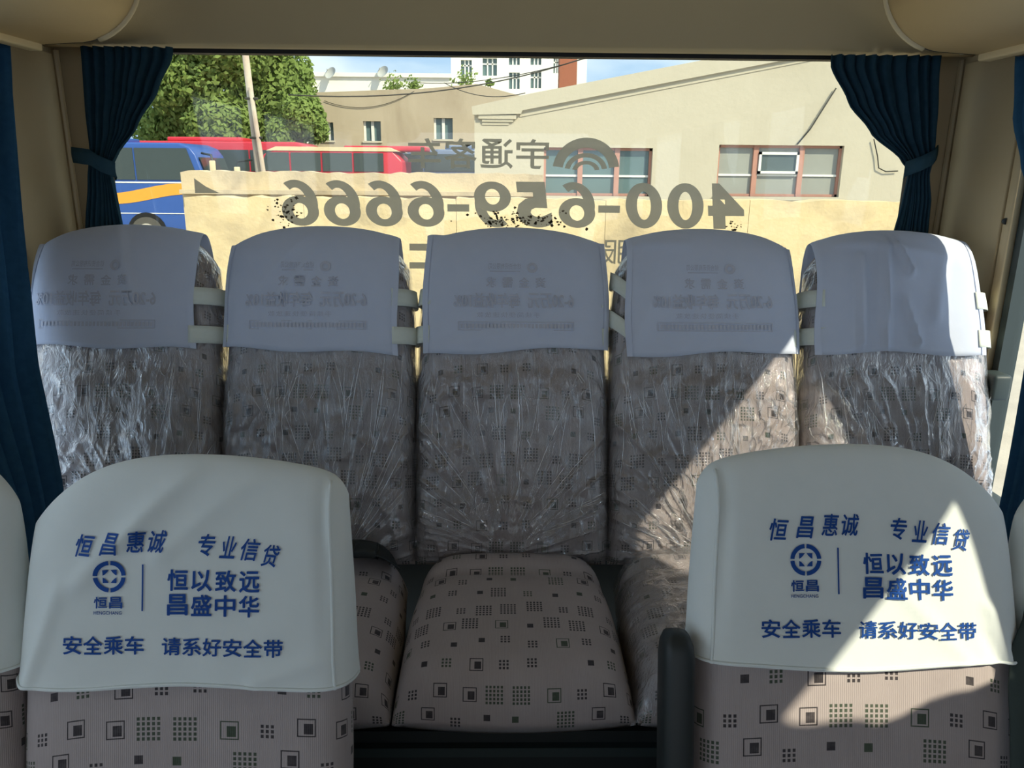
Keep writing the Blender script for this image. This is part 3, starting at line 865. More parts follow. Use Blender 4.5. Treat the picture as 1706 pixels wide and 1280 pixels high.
# front pair rows -------------------------------------------------------------
def front_seat(cx, aisle, dz, label, cover_label, folds, prints=True, arm=None, window=False, seed=0, dxp=0, lean=15, hemz=.435, dzp=0):
    cr_w = (.040, .055, 4.0); cr_a = (.028, .026, 18)
    crn = (cr_w, cr_a) if aisle > 0 else (cr_a, cr_w)
    H = .745
    w = [(0, .218), (.5, .2195), (.75, .2165), (1, .207)]
    b = Back(cx, .800, .415 + dz, lean, H, w, .050, .050, crn)
    b.exu = (6, 12) if aisle > 0 else (12, 6)
    seat = empty('bus_seat', (cx, .55, 0), label, 'seat', 'patterned double seats in front of the rear bench')
    us = spaced(34); vs = spaced(44, 0, 1)
    link('backrest', lens_mesh('backrest', lambda u, v, s: b.pt(u, v, s), us, vs), M_fab, seat, True)
    cushion('cushion', cx, .218, .33, .80, .36, .475, seat, seed=seed)
    for yy in (.42, .72):
        MB().box(cx - .17, cx + .17, yy - .02, yy + .02, .0, .37).build('pedestal', M_black, seat, bevel=.006)
    if arm is not None:
        # padded armrest folded upright along the backrest
        ax = cx + arm[0]; n = 20
        rows = []
        prof = [(-.02, 0), (0, .7), (.01, .9), (.03, 1), (.36, 1), (.375, .92), (.387, .72), (.392, .3), (.3925, .02)]
        base = b.place(0, arm[2], .03 + arm[1])
        ca, sa = math.cos(b.a * .9), math.sin(b.a * .9)
        for h, k in prof:
            r_ = []
            for q in range(n + 1):
                t = 2 * math.pi * q / n
                ex = .022 * k * math.copysign(abs(math.cos(t)) ** .6, math.cos(t)); ey = .030 * k * math.copysign(abs(math.sin(t)) ** .6, math.sin(t))
                r_.append(Vector((ax + ex, base.y + h * sa + ey * ca, base.z + h * ca - ey * sa)))
            rows.append(r_)
        am = link('armrest', grid_mesh('armrest', rows), arm[3], seat, True)
        tag(am, 'dark armrest folded upright')
    cov = empty('headrest_cover', tuple(b.place(0, .432, .06)), cover_label, 'headrest cover', 'white covers on the front seats')
    wr_ = wrinkle(folds, seed, .0022)
    OFF = .006
    def cfn(u, q, side):
        h0 = hemz + .004 * math.sin(4 * u + seed)
        if side > 0: h0 = hemz + .01 * (1 - abs(u))
        if abs(u) > .98: h0 = hemz + .004 * math.sin(4 * u + seed)
        ka, kb, kp = crn[0 if u < 0 else 1]
        v0 = h0 / (H - ka * u * u - kb * abs(u) ** kp); v = v0 + (1 - v0) * q
        flare = .004 * (1 - q) ** 6
        seam = .007 * math.exp(-((u - aisle * .905) / .022) ** 2) * smooth_step(.55, .9, q) - .004 * math.exp(-((u - aisle * .86) / .035) ** 2) * smooth_step(.1, .5, q)
        return b.pt(u, v, side, OFF + flare, wr_(u * b.width(v), v * H) + seam)
    us = spaced(84); qs = [math.sin(math.pi / 2 * k / 76) for k in range(77)]
    A = [[cfn(u, q, -1) for u in us] for q in qs]; B = [[cfn(u, q, 1) for u in reversed(us)] for q in qs]
    n = len(us)
    rows = [a + bb[1:] for a, bb in zip(A, B)]
    fab = link('fabric', grid_mesh('fabric', rows), M_cover_f, cov, True)
    bm = bmesh.new(); bm.from_mesh(fab.data); bmesh.ops.remove_doubles(bm, verts=bm.verts, dist=1e-5); bm.to_mesh(fab.data); bm.free()
    # turned hem and side seam
    hem = [cfn(u, 0.012, -1) + Vector((0, -.001, 0)) for u in us]
    MB().tube(hem, .0022, 6).build('hem', M_cover_f, cov, True)
    su = aisle * .905
    MB().tube([cfn(su, q, -1) for q in [k / 40 for k in range(40)]], .0024, 6).build('side_seam', M_cover_f, cov, True)
    if prints:
        P1, P1b, P2, P3, P4, P5, P5b = [Print() for _ in range(7)]; k = .00080
        def PX(x): return (x - 296) * k
        def PZ(y): return H - .002 - (y - 770) * .00079
        # brush-style motto
        xs = [(128, 163), (172, 205), (214, 247), (247, 280), (328, 358), (362, 392), (396, 430), (430, 462)]
        dy = [2, -2, -6, -6, 0, 4, 8, 18]
        for ch, (a, c), d in zip('恒昌惠诚专业信贷', xs, dy):
            (P1 if a < 300 else P1b).text(ch, PX(a), PX(c - 3), PZ(924 + d), PZ(888 + d), bold=.016, shear=.22, rot=R(-2 - d * .2))
        # round emblem
        ex, ez = PX(187), PZ(957)
        for q in range(4):
            P2.ring(ex, ez, .0150, .0205, R(90 * q + 4), R(90 * q + 86), 10)
        for qx in (-1, 1):
            for qz in (-1, 1):
                pts = [(ex + qx * .0012, ez + qz * .0085), (ex + qx * .0088, ez + qz * .0085), (ex + qx * .0088, ez + qz * .0012), (ex + qx * .0060, ez + qz * .0028), (ex + qx * .0032, ez + qz * .0056)]
                P2.add(pts, [(0, 1, 2, 3, 4)])
        P2.chars('恒昌', PX(162), PX(208), PZ(1009), PZ(990), gap=.12, bold=.02)
        P2.text('HENGCHANG', PX(162), PX(207), PZ(1019), PZ(1013.5), bold=.01)
        P3.rect(PX(239), PX(241.5), PZ(1013), PZ(937))
        P4.chars('恒以致远', PX(280), PX(428), PZ(980), PZ(945), gap=.13, zslope=-.03, bold=.022)
        P4.chars('昌盛中华', PX(280), PX(428), PZ(1020), PZ(985), gap=.13, zslope=-.03, bold=.022)
        P5.chars('安全乘车', PX(113), PX(243), PZ(1084), PZ(1054), gap=.07, bold=.018)
        P5b.chars('请系好安全带', PX(272), PX(467), PZ(1085), PZ(1056), gap=.07, zslope=-.02, bold=.018)
        def lay(x, z):
            x = x + dxp; z = z + dzp
            q_ = max(0, (z - hemz) / (H - hemz))
            p, u, v = b.on_front(x, z, OFF + .004 * (1 - q_) ** 6, wr_(x, z) + .0021)
            return p
        for nm, q in (('motto_lettering', P1), ('motto_lettering', P1b), ('emblem', P2), ('divider_line', P3), ('slogan_lettering', P4), ('safety_notice_lettering', P5), ('safety_notice_lettering', P5b)):
            q.lay(nm, lay, M_blueink, cov)
    return b

fl_ = front_seat(-.4475, 1, -.018, 'patterned front seat left of the aisle, all in shade', 'white lettered cover in shade, left of the aisle',
                 [(-.12, .60, .0, .72, .016, .004), (-.07, .64, .02, .73, .010, .004), (-.02, .62, .10, .73, .012, .003), (-.20, .46, -.15, .60, .014, .005), (.10, .46, .19, .50, .01, .003)], seed=1.3, hemz=.447, dxp=.004, dzp=.003)
fr_ = front_seat(.4570, -1, 0, 'patterned front seat right of the aisle, sunlit patch on its backrest', 'white lettered cover with bright sun patch, right of the aisle',
                 [(.205, .44, .16, .56, .012, .005), (.19, .44, .15, .52, .008, -.002), (.0, .60, .12, .48, .01, .002)], arm=(-.249, .0, .115, M_black), seed=5.1, dxp=.003, hemz=.457, dzp=.009)
front_seat(-.890, -1, .014, 'patterned window seat at the left edge', 'white headrest cover cut off by the left picture edge', [(.14, .40, .20, .46, .012, .004)], prints=True, seed=7.7)
front_seat(.900, 1, -.004, 'patterned window seat at the right edge', 'white headrest cover cut off by the right picture edge', [(-.18, .44, -.10, .52, .014, .005)], prints=True, seed=9.2)

# dark seat belt webbing lying where the second cushion meets the backrest
def belt():
    e = empty('seat_belt', (-.40, 1.52, .69), 'dark grey seat belt webbing lying on the second rear cushion', 'seat belt')
    pts = [(-.60, 1.50, .70), (-.52, 1.485, .712), (-.44, 1.475, .716), (-.37, 1.475, .722), (-.31, 1.485, .718), (-.262, 1.50, .70), (-.235, 1.52, .66)]
    rows = []
    for i, p in enumerate(pts):
        w = .042 + .014 * math.sin(i * 1.4)
        rows.append([Vector(p) + Vector((-.012 * k, .0 + w * (k - 1.5) / 1.5 * .8, .008 * abs(k - 1.5))) for k in range(4)])
    o = link('webbing', grid_mesh('webbing', rows), M_belt, e, True)
    m = o.modifiers.new('sub', 'SUBSURF'); m.levels = 2; m.render_levels = 2
    m = o.modifiers.new('thick', 'SOLIDIFY'); m.thickness = .003
    MB().box(-.335, -.285, 1.455, 1.50, .715, .733).build('buckle', M_black, e, bevel=.005)
belt()
def hanging_belt(b):
    e = empty('seat_belt', tuple(b.place(.19, .05, .07)), 'dark green-grey seat belt webbing hanging down between the two right seats', 'seat belt')
    rows = []
    for z, xa, xb, t in ((.545, .226, .232, .030), (.52, .214, .236, .040), (.485, .190, .240, .052), (.44, .181, .236, .062), (.38, .180, .229, .068), (.30, .180, .228, .070), (.2, .180, .228, .070), (.10, .180, .228, .070), (.02, .180, .228, .072)):
        rows.append([b.place(xa + (xb - xa) * k / 3, z, t) for k in range(4)])
    o = link('webbing', grid_mesh('webbing', rows), M_beltg, e, True)
    m = o.modifiers.new('thick', 'SOLIDIFY'); m.thickness = .003
hanging_belt(fr_)

# ------------------------------------------------------------------ outside
GZ = -1.0
M_ground = wall_mat('dusty concrete yard', (.42, .38, .31), (.36, .33, .27), (.30, .27, .22))
M_yellow = wall_mat('weathered yellowish render', (.70, .52, .27), (.80, .66, .42), (.44, .35, .22), 1.3, 7, th=(.47, .74))
M_stone = wall_mat('grey weathered concrete', (.60, .48, .31), (.68, .57, .40), (.38, .31, .22), 1.4, 9, th=(.45, .70))
M_render = wall_mat('pale grey beige render', (.54, .49, .385), (.60, .55, .44), (.47, .425, .33), .25, 3, th=(.5, .8))
M_render2 = wall_mat('brownish beige render', (.46, .385, .28), (.52, .44, .33), (.34, .27, .19), .35, 2.5, (1, 1, .3), th=(.48, .75))
M_white = plain('white render', (.85, .83, .76), .8, .03, 1)
M_brick = plain('red brick chimney', (.36, .13, .075), .9, .2, 6)
M_pane = plain('dark window pane', (.10, .13, .13), .12, .2, 1, spec=.6)
M_pane_grey = plain('dusty grey pane', (.34, .35, .32), .4, .15, 2)
M_pane_teal = plain('bluish pane', (.12, .19, .20), .15, .25, 1, spec=.6)
M_frame_w = plain('white window frame', (.8, .8, .76), .5, .03)
M_frame_r = plain('faded red window frame', (.50, .26, .20), .7, .12)
M_blue = plain('blue coach paint', (.035, .10, .36), .35, .06, 1, spec=.5)
M_dull = plain('dull blue-grey coach paint', (.17, .22, .33), .4, .06, 1)
M_orange = plain('orange stripe', (.85, .38, .05), .45, .05)
M_red = plain('red coach paint', (.55, .03, .05), .35, .06, 1, spec=.5)
M_cream = plain('cream coach roof', (.72, .58, .36), .6, .1)
M_coachglass = plain('dark coach glass', (.05, .065, .06), .12, .1, 1, spec=.6)
M_tyre = plain('dusty tyre', (.10, .095, .085), .9, .15)
M_hub = plain('pale wheel hub', (.55, .52, .45), .6, .15)
M_pole = wall_mat('concrete pole', (.50, .44, .35), (.58, .52, .43), (.42, .30, .24), 1, 8)
M_wire = plain('dark cable', (.04, .04, .035), .7, .05)
M_leaf = G('green leaves'); 
_g = M_leaf; _f = _g.noise(1.1, 5)
_c = _g.mix(_f, (.15, .24, .06), (.36, .46, .15))
_d = _g.n('BsdfDiffuse', Color=_c); _t = _g.n('BsdfTranslucent', Color=_c)
M_leaf = _g.done(_g.mixs(.35, _d, _t))
M_bark = plain('grey brown bark', (.20, .15, .10), .9, .25, 4)
M_dish = plain('grey satellite dish', (.45, .46, .44), .6, .05)

gr = MB().box(-80, 80, 2.3, 140, GZ - .1, GZ).build('ground', M_ground); tag(gr, 'dusty concrete yard behind the bus', kind='structure')

def bx2(u0, v0, u1, v1, Y):
    a = at(u0, v1, Y); b = at(u1, v0, Y); return a.x, b.x, a.z, b.z   # x0,x1,z0,z1

def wall_holes(x0, x1, z0, top, holes, y0, y1, extra=()):
    """prisms around rectangular openings; top(x) gives the height"""
    mb = MB(); xs = sorted({x0, x1, *extra, *[h[0] for h in holes], *[h[1] for h in holes]})
    for a, b in zip(xs, xs[1:]):
        hs = sorted([h for h in holes if h[0] <= a + 1e-6 and h[1] >= b - 1e-6], key=lambda h: h[2])
        z = z0
        for h in hs:
            mb.prism([(a, z), (b, z), (b, h[2]), (a, h[2])], y0, y1); z = h[3]
        mb.prism([(a, z), (b, z), (b, top(b)), (a, top(a))], y0, y1)
    return mb

# near weathered wall, and the taller one behind it
Yn = 8.0
lw = empty('weathered_wall', (0, Yn, GZ), 'yellowish weathered low wall with worn top, just behind the bus', 'wall')
tz0 = at(700, 330, Yn).z; xl = at(306, 330, Yn).x; xr = at(1600, 330, Yn).x
segs = [(xl, at(505, 330, Yn).x), (at(505, 330, Yn).x, at(760, 330, Yn).x), (at(760, 330, Yn).x, at(1010, 330, Yn).x), (at(1010, 330, Yn).x, at(1250, 330, Yn).x), (at(1250, 330, Yn).x, xr)]
rnd = random.Random(3)
for k, (a, b) in enumerate(segs):
    n = 12; top = [(a + .002 + (b - a - .004) * i / n, tz0 + rnd.uniform(-.02, .012)) for i in range(n + 1)]
    MB().prism([(a + .002, GZ), (b - .002, GZ)] + list(reversed(top)), Yn - .002 * k, Yn + .30).build('panel', M_yellow, lw)
hw = empty('concrete_wall', (at(560, 290, 10).x, 10, GZ), 'taller grey concrete wall with crumbling top behind the yellowish wall', 'wall')
x0 = at(300, 285, 10).x; x1 = at(905, 285, 10).x; zt_ = at(400, 286, 10).z
n = 40; top = [(x0 + (x1 - x0) * i / n, zt_ + rnd.uniform(-.015, .015) + (.010 if 3 < i < 8 and rnd.random() < .8 else 0)) for i in range(n + 1)]
MB().prism([(x0, GZ), (x1, GZ)] + list(reversed(top)), 10, 10.3).build('wall_face', M_stone, hw)
z_l = at(600, 318, 9.95).z
MB().box(x0 + .02, x1, 9.86, 10.0, z_l - .05, z_l).build('ledge', M_stone, hw)

# gabled building
Yg = 16.0
gb = empty('gabled_building', (at(1200, 300, Yg).x, Yg, GZ), 'pale rendered building with rising gable mouldings and two wide windows', 'building')
pa = at(786, 178, Yg); pb = at(866, 160, Yg); pc = at(1190, 97, Yg)
slope = (pc.z - pb.z) / (pc.x - pb.x); slope0 = (pb.z - pa.z) / (pb.x - pa.x)
xr = pb.x + 14
apex = pb.x + 9.0
def gtop(x):
    if x < pb.x: return pa.z + (x - pa.x) * slope0
    return pb.z + (min(x, apex) - pb.x) * slope - max(0, x - apex) * slope
holes = [bx2(905, 247, 1088, 326, Yg), bx2(1192, 243, 1407, 327, Yg)]
wall_holes(pa.x + .05, xr, GZ, gtop, holes, Yg, Yg + .3, (pb.x, apex)).build('wall_face', M_render, gb)
MB().box(pa.x + .05, xr, Yg + .3, Yg + 8, GZ, pa.z - .2).build('rear_block', M_render, gb)
# parapet band and rake mouldings
def rake(u0, v0, th, proud, name):
    p = at(u0, v0, Yg); L = apex - p.x
    poly = [(p.x, p.z), (p.x + L, p.z + L * slope), (p.x + L, p.z + L * slope - th), (p.x, p.z - th)]
    MB().prism(poly, Yg - proud, Yg + .02).build(name, M_render, gb)
poly = [(pa.x, pa.z), (pb.x, pb.z), (apex, pb.z + (apex - pb.x) * slope), (apex, pb.z + (apex - pb.x) * slope - .30), (pb.x + .05, pb.z - .27), (pb.x + .03, at(860, 190, Yg).z), (pa.x + .02, at(795, 192, Yg).z)]
MB().prism(poly, Yg - .085, Yg + .02).build('parapet', M_render, gb)
rake(864, 173.5, .085, .062, 'rake_moulding'); rake(864, 180.5, .085, .040, 'rake_moulding'); rake(866, 187.5, .085, .018, 'rake_moulding')
for (u0, u1, v0, v1, pr_) in ((797, 860, 192, 198, .062), (803, 855, 198, 203, .040), (803, 848, 203, 208, .018)):
    a, b, c, d = bx2(u0, v0, u1, v1, Yg); MB().box(a, b, Yg - pr_, Yg + .02, c, d).build('corner_cornice', M_render, gb)
def big_window(h, mullions, casement, pane_m):
    x0, x1, z0, z1 = h; w = x1 - x0
    f = MB(); y0, y1 = Yg + .10, Yg + .16; t = .05
    f.box(x0, x0 + t, y0, y1, z0, z1); f.box(x1 - t, x1, y0, y1, z0, z1); f.box(x0, x1, y0, y1, z0, z0 + t); f.box(x0, x1, y0, y1, z1 - t, z1)
    fo = f.build('window_frame', M_frame_r, gb)
    xs = [x0] + [x0 + w * m for m in mullions] + [x1]
    for m in xs[1:-1]: MB().box(m - .05, m + .05, y0 - .02, y1, z0, z1).build('mullion', M_frame_r, fo)
    for i, (a, b) in enumerate(zip(xs, xs[1:])):
        zm = z0 + (z1 - z0) * .42
        MB().box(a, b, y1 - .02, y1, z0, zm).build('pane', pane_m, fo); MB().box(a, b, y1 - .02, y1, zm, z1).build('pane', pane_m, fo)
        MB().box(a, b, y0 + .01, y1, zm - .02, zm + .02).build('glazing_bar', M_frame_w, fo)
        if i == casement:
            c = MB(); a2, b2 = a + .06, b - .06; z2, z3 = zm + .03, z1 - .13
            for q in ((a2, a2 + .05, z2, z3), (b2 - .05, b2, z2, z3), (a2, b2, z2, z2 + .05), (a2, b2, z3 - .05, z3)): c.box(q[0], q[1], y0 - .05, y0 + .02, q[2], q[3])
            co = c.build('casement', M_frame_w, fo)
            MB().box(a2 + .05, b2 - .05, y0 - .01, y0 + .0, z2 + .05, z3 - .05).build('casement_pane', M_pane, fo)
    MB().box(x0 - .06, x1 + .06, Yg - .06, Yg + .1, z0 - .07, z0).build('sill', M_render, gb)
big_window(holes[0], (.34, .68), None, M_pane_teal)
big_window(holes[1], (.31, .68), 1, M_pane_grey)
# drooping cables on the gable
def cable(name, pts, r, label, parent=None):
    mb = MB().tube(pts, r, 5)
    o = mb.build(name, M_wire, parent, True)
    if parent is None: tag(o, label, 'cable')
    return o
cable('wall_cable', [at(1393, 147, Yg - .05), at(1350, 215, Yg - .05), at(1328, 241, Yg - .05)], .014, '', gb)
cable('wall_cable', [at(1456, 232, Yg - .05), at(1462, 260, Yg - .05), at(1464, 280, Yg - .05), at(1476, 286, Yg - .05), at(1496, 285, Yg - .05)], .012, '', gb)

# brownish building with three windows
Yl = 39.0
lb = empty('long_building', (at(680, 260, Yl).x, Yl, GZ), 'brownish rendered building with three small windows beyond the coaches', 'building')
p = [at(515, 154, Yl), at(700, 148, Yl), at(795, 140, Yl), at(890, 166, Yl)]
def ltop(x): return interp([(q.x, q.z) for q in p], x)
holes = [bx2(537, 204, 555, 234, Yl), bx2(606, 202, 634, 235, Yl), bx2(723, 197, 754, 232, Yl)]
wall_holes(p[0].x, p[3].x + 2, GZ, ltop, holes, Yl, Yl + .4, [q.x for q in p]).build('wall_face', M_render2, lb)
MB().box(p[0].x, p[3].x + 2, Yl + .4, Yl + 4, GZ, p[3].z - .3).build('rear_block', M_render2, lb)
for h in holes:
    x0, x1, z0, z1 = h
    pn = MB().box(x0, x1, Yl + .26, Yl + .28, z0, z1).build('window', M_pane_teal, lb)
    MB().box(x0, x0 + .10, Yl + .18, Yl + .27, z0, z1).build('frame_stile', M_frame_w, pn)
    MB().box(x0 + (x1 - x0) * .42, x0 + (x1 - x0) * .42 + .14, Yl + .18, Yl + .27, z0, z1).build('frame_stile', M_frame_w, pn)
    MB().box(x0 - .05, x1 + .05, Yl - .08, Yl + .2, z0 - .08, z0).build('sill', M_render, pn)
for (u, v, r) in ((655, 142, .75), (690, 143, .5), (775, 136, .8), (816, 140, .25)):
    c = at(u, v, Yl + 2.0)
    mb = MB(); rr = random.Random(u)
    for _ in range(170):
        d = Vector((rr.gauss(0, .36), rr.gauss(0, .25), abs(rr.gauss(0, .42)) - .25)) * r; s = rr.uniform(.05, .12)
        n = Vector((rr.uniform(-1, 1), rr.uniform(-1, 1), rr.uniform(-.3, 1))).normalized(); t = n.orthogonal().normalized() * s; b2 = n.cross(t) * .6
        q = c + d; mb.quad(q - t, q - b2, q + t, q + b2)
    o = empty('roof_bush', (c.x, c.y, p[3].z - .3), {655: 'small pale green bush on the brownish roof, left of the cables', 690: 'thin bush on the brownish roof beside the other small bush', 775: 'pale bush on the brownish roof before the white block', 816: 'tiny green sprout at the right end of the brownish roof'}[u], 'bush', 'bushes on the roof')
    fo = mb.build('foliage', M_leaf, o); fo['kind'] = 'stuff'
    MB().tube([(c.x, c.y, p[3].z - .35), (c.x + .03, c.y, c.z + r * .4)], [.05, .02], 6).build('stem', M_bark, o)

# white low block, white tall block, chimney
Yw = 55.0
wb = empty('white_block', (at(600, 200, Yw).x, Yw, GZ), 'long low white building behind the brownish roof', 'building')
x0, x1, _, z1 = bx2(470, 130, 752, 150, Yw)
MB().box(x0, x1, Yw, Yw + 6, GZ, z1).build('wall_face', M_white, wb)
MB().box(x0, x1, Yw - .2, Yw + 6, z1, z1 + .25).build('parapet', M_white, wb)
for u in (506, 520): 
    a = at(u, 150, Yw - .4); b = at(u, 124, Yw - .4); MB().tube([a, b], .09, 6).build('vent_pipe', M_white, wb)
for (u, v) in ((553, 124), (640, 122)):
    c = at(u, v, Yw - .5)
    d = empty('satellite_dish', (c.x, c.y, z1 + .25), 'satellite dish on the white parapet, ' + ('nearer the tree' if u < 600 else 'nearer the tall white block'), 'satellite dish', 'satellite dishes on the roof')
    mb = MB(); ax = Vector((-.4, -.7, .45)).normalized(); t = ax.orthogonal().normalized(); b2 = ax.cross(t)
    rows = []
    for i in range(6):
        rr_ = .42 * i / 5; rows.append([c + ax * (.18 * (i / 5) ** 2) + (t * math.cos(a) + b2 * math.sin(a)) * rr_ for a in [2 * math.pi * k / 18 for k in range(19)]])
    link('bowl', grid_mesh('bowl', rows), M_dish, d, True)
    MB().tube([(c.x, c.y + .1, z1 + .2), (c.x, c.y + .1, c.z)], .06, 6).build('mast', M_dish, d)
    MB().tube([c + ax * .1 - b2 * .5, c + ax * .55], .03, 5).build('feed_arm', M_dish, d)
Yt = 62.0
tb = empty('white_block', (at(860, 150, Yt).x, Yt, GZ), 'tall white building with many small windows, beside the brick chimney', 'building')
x0, x1, _, z1 = bx2(752, 40, 980, 160, Yt)
wins = [(768, 100, 786, 128), (804, 97, 828, 126), (848, 95, 866, 108), (884, 95, 902, 108), (848, 121, 866, 148), (884, 120, 902, 147), (922, 95, 932, 122), (848, 60, 866, 82), (884, 60, 902, 82), (768, 55, 786, 82), (804, 55, 828, 82)]
hs = [bx2(*w_, Yt) for w_ in wins]
def merged_wall():
    mb = MB(); zs = sorted({GZ, z1, *[h[2] for h in hs], *[h[3] for h in hs]}); xs = sorted({x0, x1, *[h[0] for h in hs], *[h[1] for h in hs]})
    for a, b in zip(xs, xs[1:]):
        for c, d in zip(zs, zs[1:]):
            mx, mz = (a + b) / 2, (c + d) / 2
            if any(h[0] < mx < h[1] and h[2] < mz < h[3] for h in hs): continue
            mb.box(a, b, Yt, Yt + .5, c, d)
    return mb
merged_wall().build('wall_face', M_white, tb)
MB().box(x0, x1, Yt + .5, Yt + 10, GZ, z1).build('rear_block', M_white, tb)
for h in hs:
    a, b, c, d = h
    wn_ = MB().box(a, b, Yt + .3, Yt + .34, c, d).build('window', M_pane_teal, tb)
    w_ = b - a
    for q in (.30, .64): MB().box(a + w_ * q, a + w_ * q + .1, Yt + .2, Yt + .31, c, d).build('frame_bar', M_frame_w, wn_)
    if d - c > .9: MB().box(a, b, Yt + .2, Yt + .31, c + (d - c) * .64, c + (d - c) * .64 + .1).build('frame_bar', M_frame_w, wn_)
Yc = 48.0
ch = empty('brick_chimney', (at(946, 140, Yc).x, Yc, GZ), 'square red brick chimney in front of the tall white building', 'chimney')
a = at(930, 150, Yc).x; b = at(962, 150, Yc).x; zc_ = at(946, 20, Yc).z
MB().prism([(a, GZ), (b, GZ), (b - .08, zc_), (a + .08, zc_)], Yc, Yc + (b - a)).build('shaft', M_brick, ch)
MB().box(a - .1, b + .1, Yc - .1, Yc + (b - a) + .1, zc_, zc_ + .3).build('cap', M_brick, ch)

# utility pole with brace, cables
Yp = 13.0
up_ = empty('utility_pole', (at(434, 300, Yp).x, Yp, GZ), 'leaning concrete utility pole with a shorter post strapped to it', 'pole')
a = at(434, 300, Yp); b = at(409, 92, Yp); d = (b - a); a2 = a - d * ((a.z - GZ) / d.z)
MB().tube([a2, b + d * .5], [.08, .045], 12).build('shaft', M_pole, up_, True)
a = at(441, 300, Yp - .1); b = at(417, 146, Yp - .1); d = b - a; a2 = a - d * ((a.z - GZ) / d.z)
MB().tube([a2, b], [.04, .036], 8).build('brace_post', M_pole, up_, True)
for v in (165, 230):
    c = at(421 + (v - 165) * .12, v, Yp - .05); MB().tube([c + Vector((-.1, -.06, 0)), c + Vector((.1, -.06, 0))], .02, 6).build('clamp', M_wire, up_)
def sag(p0, p1, s, n=14): return [p0.lerp(p1, i / n) + Vector((0, 0, -s * 4 * (i / n) * (1 - i / n))) for i in range(n + 1)]
cable('overhead_cable', sag(at(1010, 84, 30), at(480, 158, 26), .55), .022, 'thick overhead cable sagging from the upper right towards the tree')
cable('overhead_cable', sag(at(690, 152, Yl - .05), at(540, 168, Yl - .05), .5), .015, 'thin lower cable sagging in front of the brownish building')
cable('overhead_cable', sag(at(1060, 70, 20), at(700, 138, 30), .3), .012, 'thin cable crossing in front of the chimney')
cable('overhead_cable', sag(at(740, 138, 29), at(875, 155, 24), .25), .013, 'thin cable at the corner of the brownish roof')

# coaches
def coach(xf, length, Y, zroof, paint, label, glass_z, stripe=None, roof_mat=None, nwin=5, facing=1, wheel=None, clutter=True):
    """xf: x of the front end; the body runs away from it"""
    e = empty('coach', (xf - facing * length / 2, Y, GZ), label, 'coach', 'parked coaches behind the wall')
    def X(t): return xf - facing * t
    r = .35
    poly = [(X(0.15), GZ + .35), (X(0), GZ + 1.0), (X(.05), GZ + 1.6), (X(.45), zroof - .35), (X(.62), zroof - .12), (X(.95), zroof), (X(length - .3), zroof), (X(length), zroof - .3), (X(length), GZ + .35)]
    body = MB().prism(poly, Y, Y + 2.5).build('body', paint, e, bevel=.06)
    if roof_mat: MB().prism([(X(.7), zroof - .02), (X(1.0), zroof + .10), (X(length - .4), zroof + .10), (X(length - .1), zroof - .02)], Y - .02, Y + 2.52).build('roof_edge', roof_mat, e)
    MB().box(*sorted((X(3), X(5.6))), Y + .5, Y + 2.0, zroof, zroof + .16).build('roof_unit', paint, e, bevel=.05)
    g0, g1 = glass_z
    w0 = .42; wid = (length - 1.0) / nwin
    for k in range(nwin):
        a, b = w0 + k * wid + (.06 if k else .0), w0 + (k + 1) * wid - .0
        pts = [(X(a), g0), (X(b), g0), (X(b), g1), (X(a + (.30 if k == 0 else 0)), g1)]
        MB().prism(pts, Y - .03, Y + .02).build('window', M_coachglass, e)
    MB().prism([(X(-.01), GZ + 1.5), (X(.06), GZ + 1.65), (X(.44), zroof - .42), (X(.38), zroof - .42)], Y + .15, Y + 2.35).build('windscreen', M_coachglass, e)
    if stripe:
        s0, hgt = stripe; up_p = []; lo = []
        for i in range(25):
            t = .1 + (length - .3) * i / 24; zc = s0 + .16 * math.sin(t * 1.3 + .6); up_p.append((X(t), zc + hgt * (.35 + .5 * abs(math.sin(t * .65 + .3))))); lo.append((X(t), zc - hgt * .3))
        MB().prism(up_p + list(reversed(lo)), Y - .012, Y + .01).build('stripe', M_orange, e)
        MB().box(*sorted((X(.1), X(length - .1))), Y - .015, Y + .01, s0 - .55, s0 - .52).build('panel_line', M_frame_w, e)
        MB().box(*sorted((X(.4), X(length - .1))), Y - .015, Y + .01, g0 - .10, g0 - .06).build('panel_line', M_frame_w, e)
    for t in (wheel or (1.9, length - 2.6)):
        cx_ = X(t); cz = GZ + .50
        MB().disc((cx_, cz + .02), .62, Y - .02, Y + .3, 24).build('wheel_arch', M_rubber, e)
        wh = MB().disc((cx_, cz), .50, Y - .06, Y + .3, 24).build('wheel', M_tyre, e)
        MB().disc((cx_, cz), .30, Y - .085, Y, 18).build('hub', M_hub, wh)
        MB().disc((cx_, cz), .10, Y - .13, Y, 12).build('hub_cap', M_frame_r, wh)
    MB().tube([(X(.25), Y - .02, zroof - .30), (X(-.12), Y - .25, zroof - .36), (X(-.16), Y - .28, zroof - .55)], .035, 6).build('mirror_arm', M_black, e)
    MB().box(*sorted((X(-.24), X(-.06))), Y - .33, Y - .25, zroof - .98, zroof - .52).build('mirror', M_cream, e, bevel=.03)
    return e
Yb = 25.0
zr = at(300, 238, Yb).z
coach(at(352, 280, Yb).x, 10.5, Yb, zr, M_blue, 'blue coach with an orange wave stripe, beside the left rear curtain', (at(300, 300, Yb).z, at(300, 247, Yb).z), stripe=(at(300, 327, Yb).z, .32), nwin=5, wheel=(at(352, 280, Yb).x - at(246, 380, Yb).x, 7.6))
Yr = 28.2
coach(at(540, 280, Yr).x, 9.5, Yr, at(420, 236, Yr).z, M_red, 'red coach parked behind the utility pole', (at(420, 285, Yr).z, at(420, 250, Yr).z), nwin=4)
Yr2 = 25.0
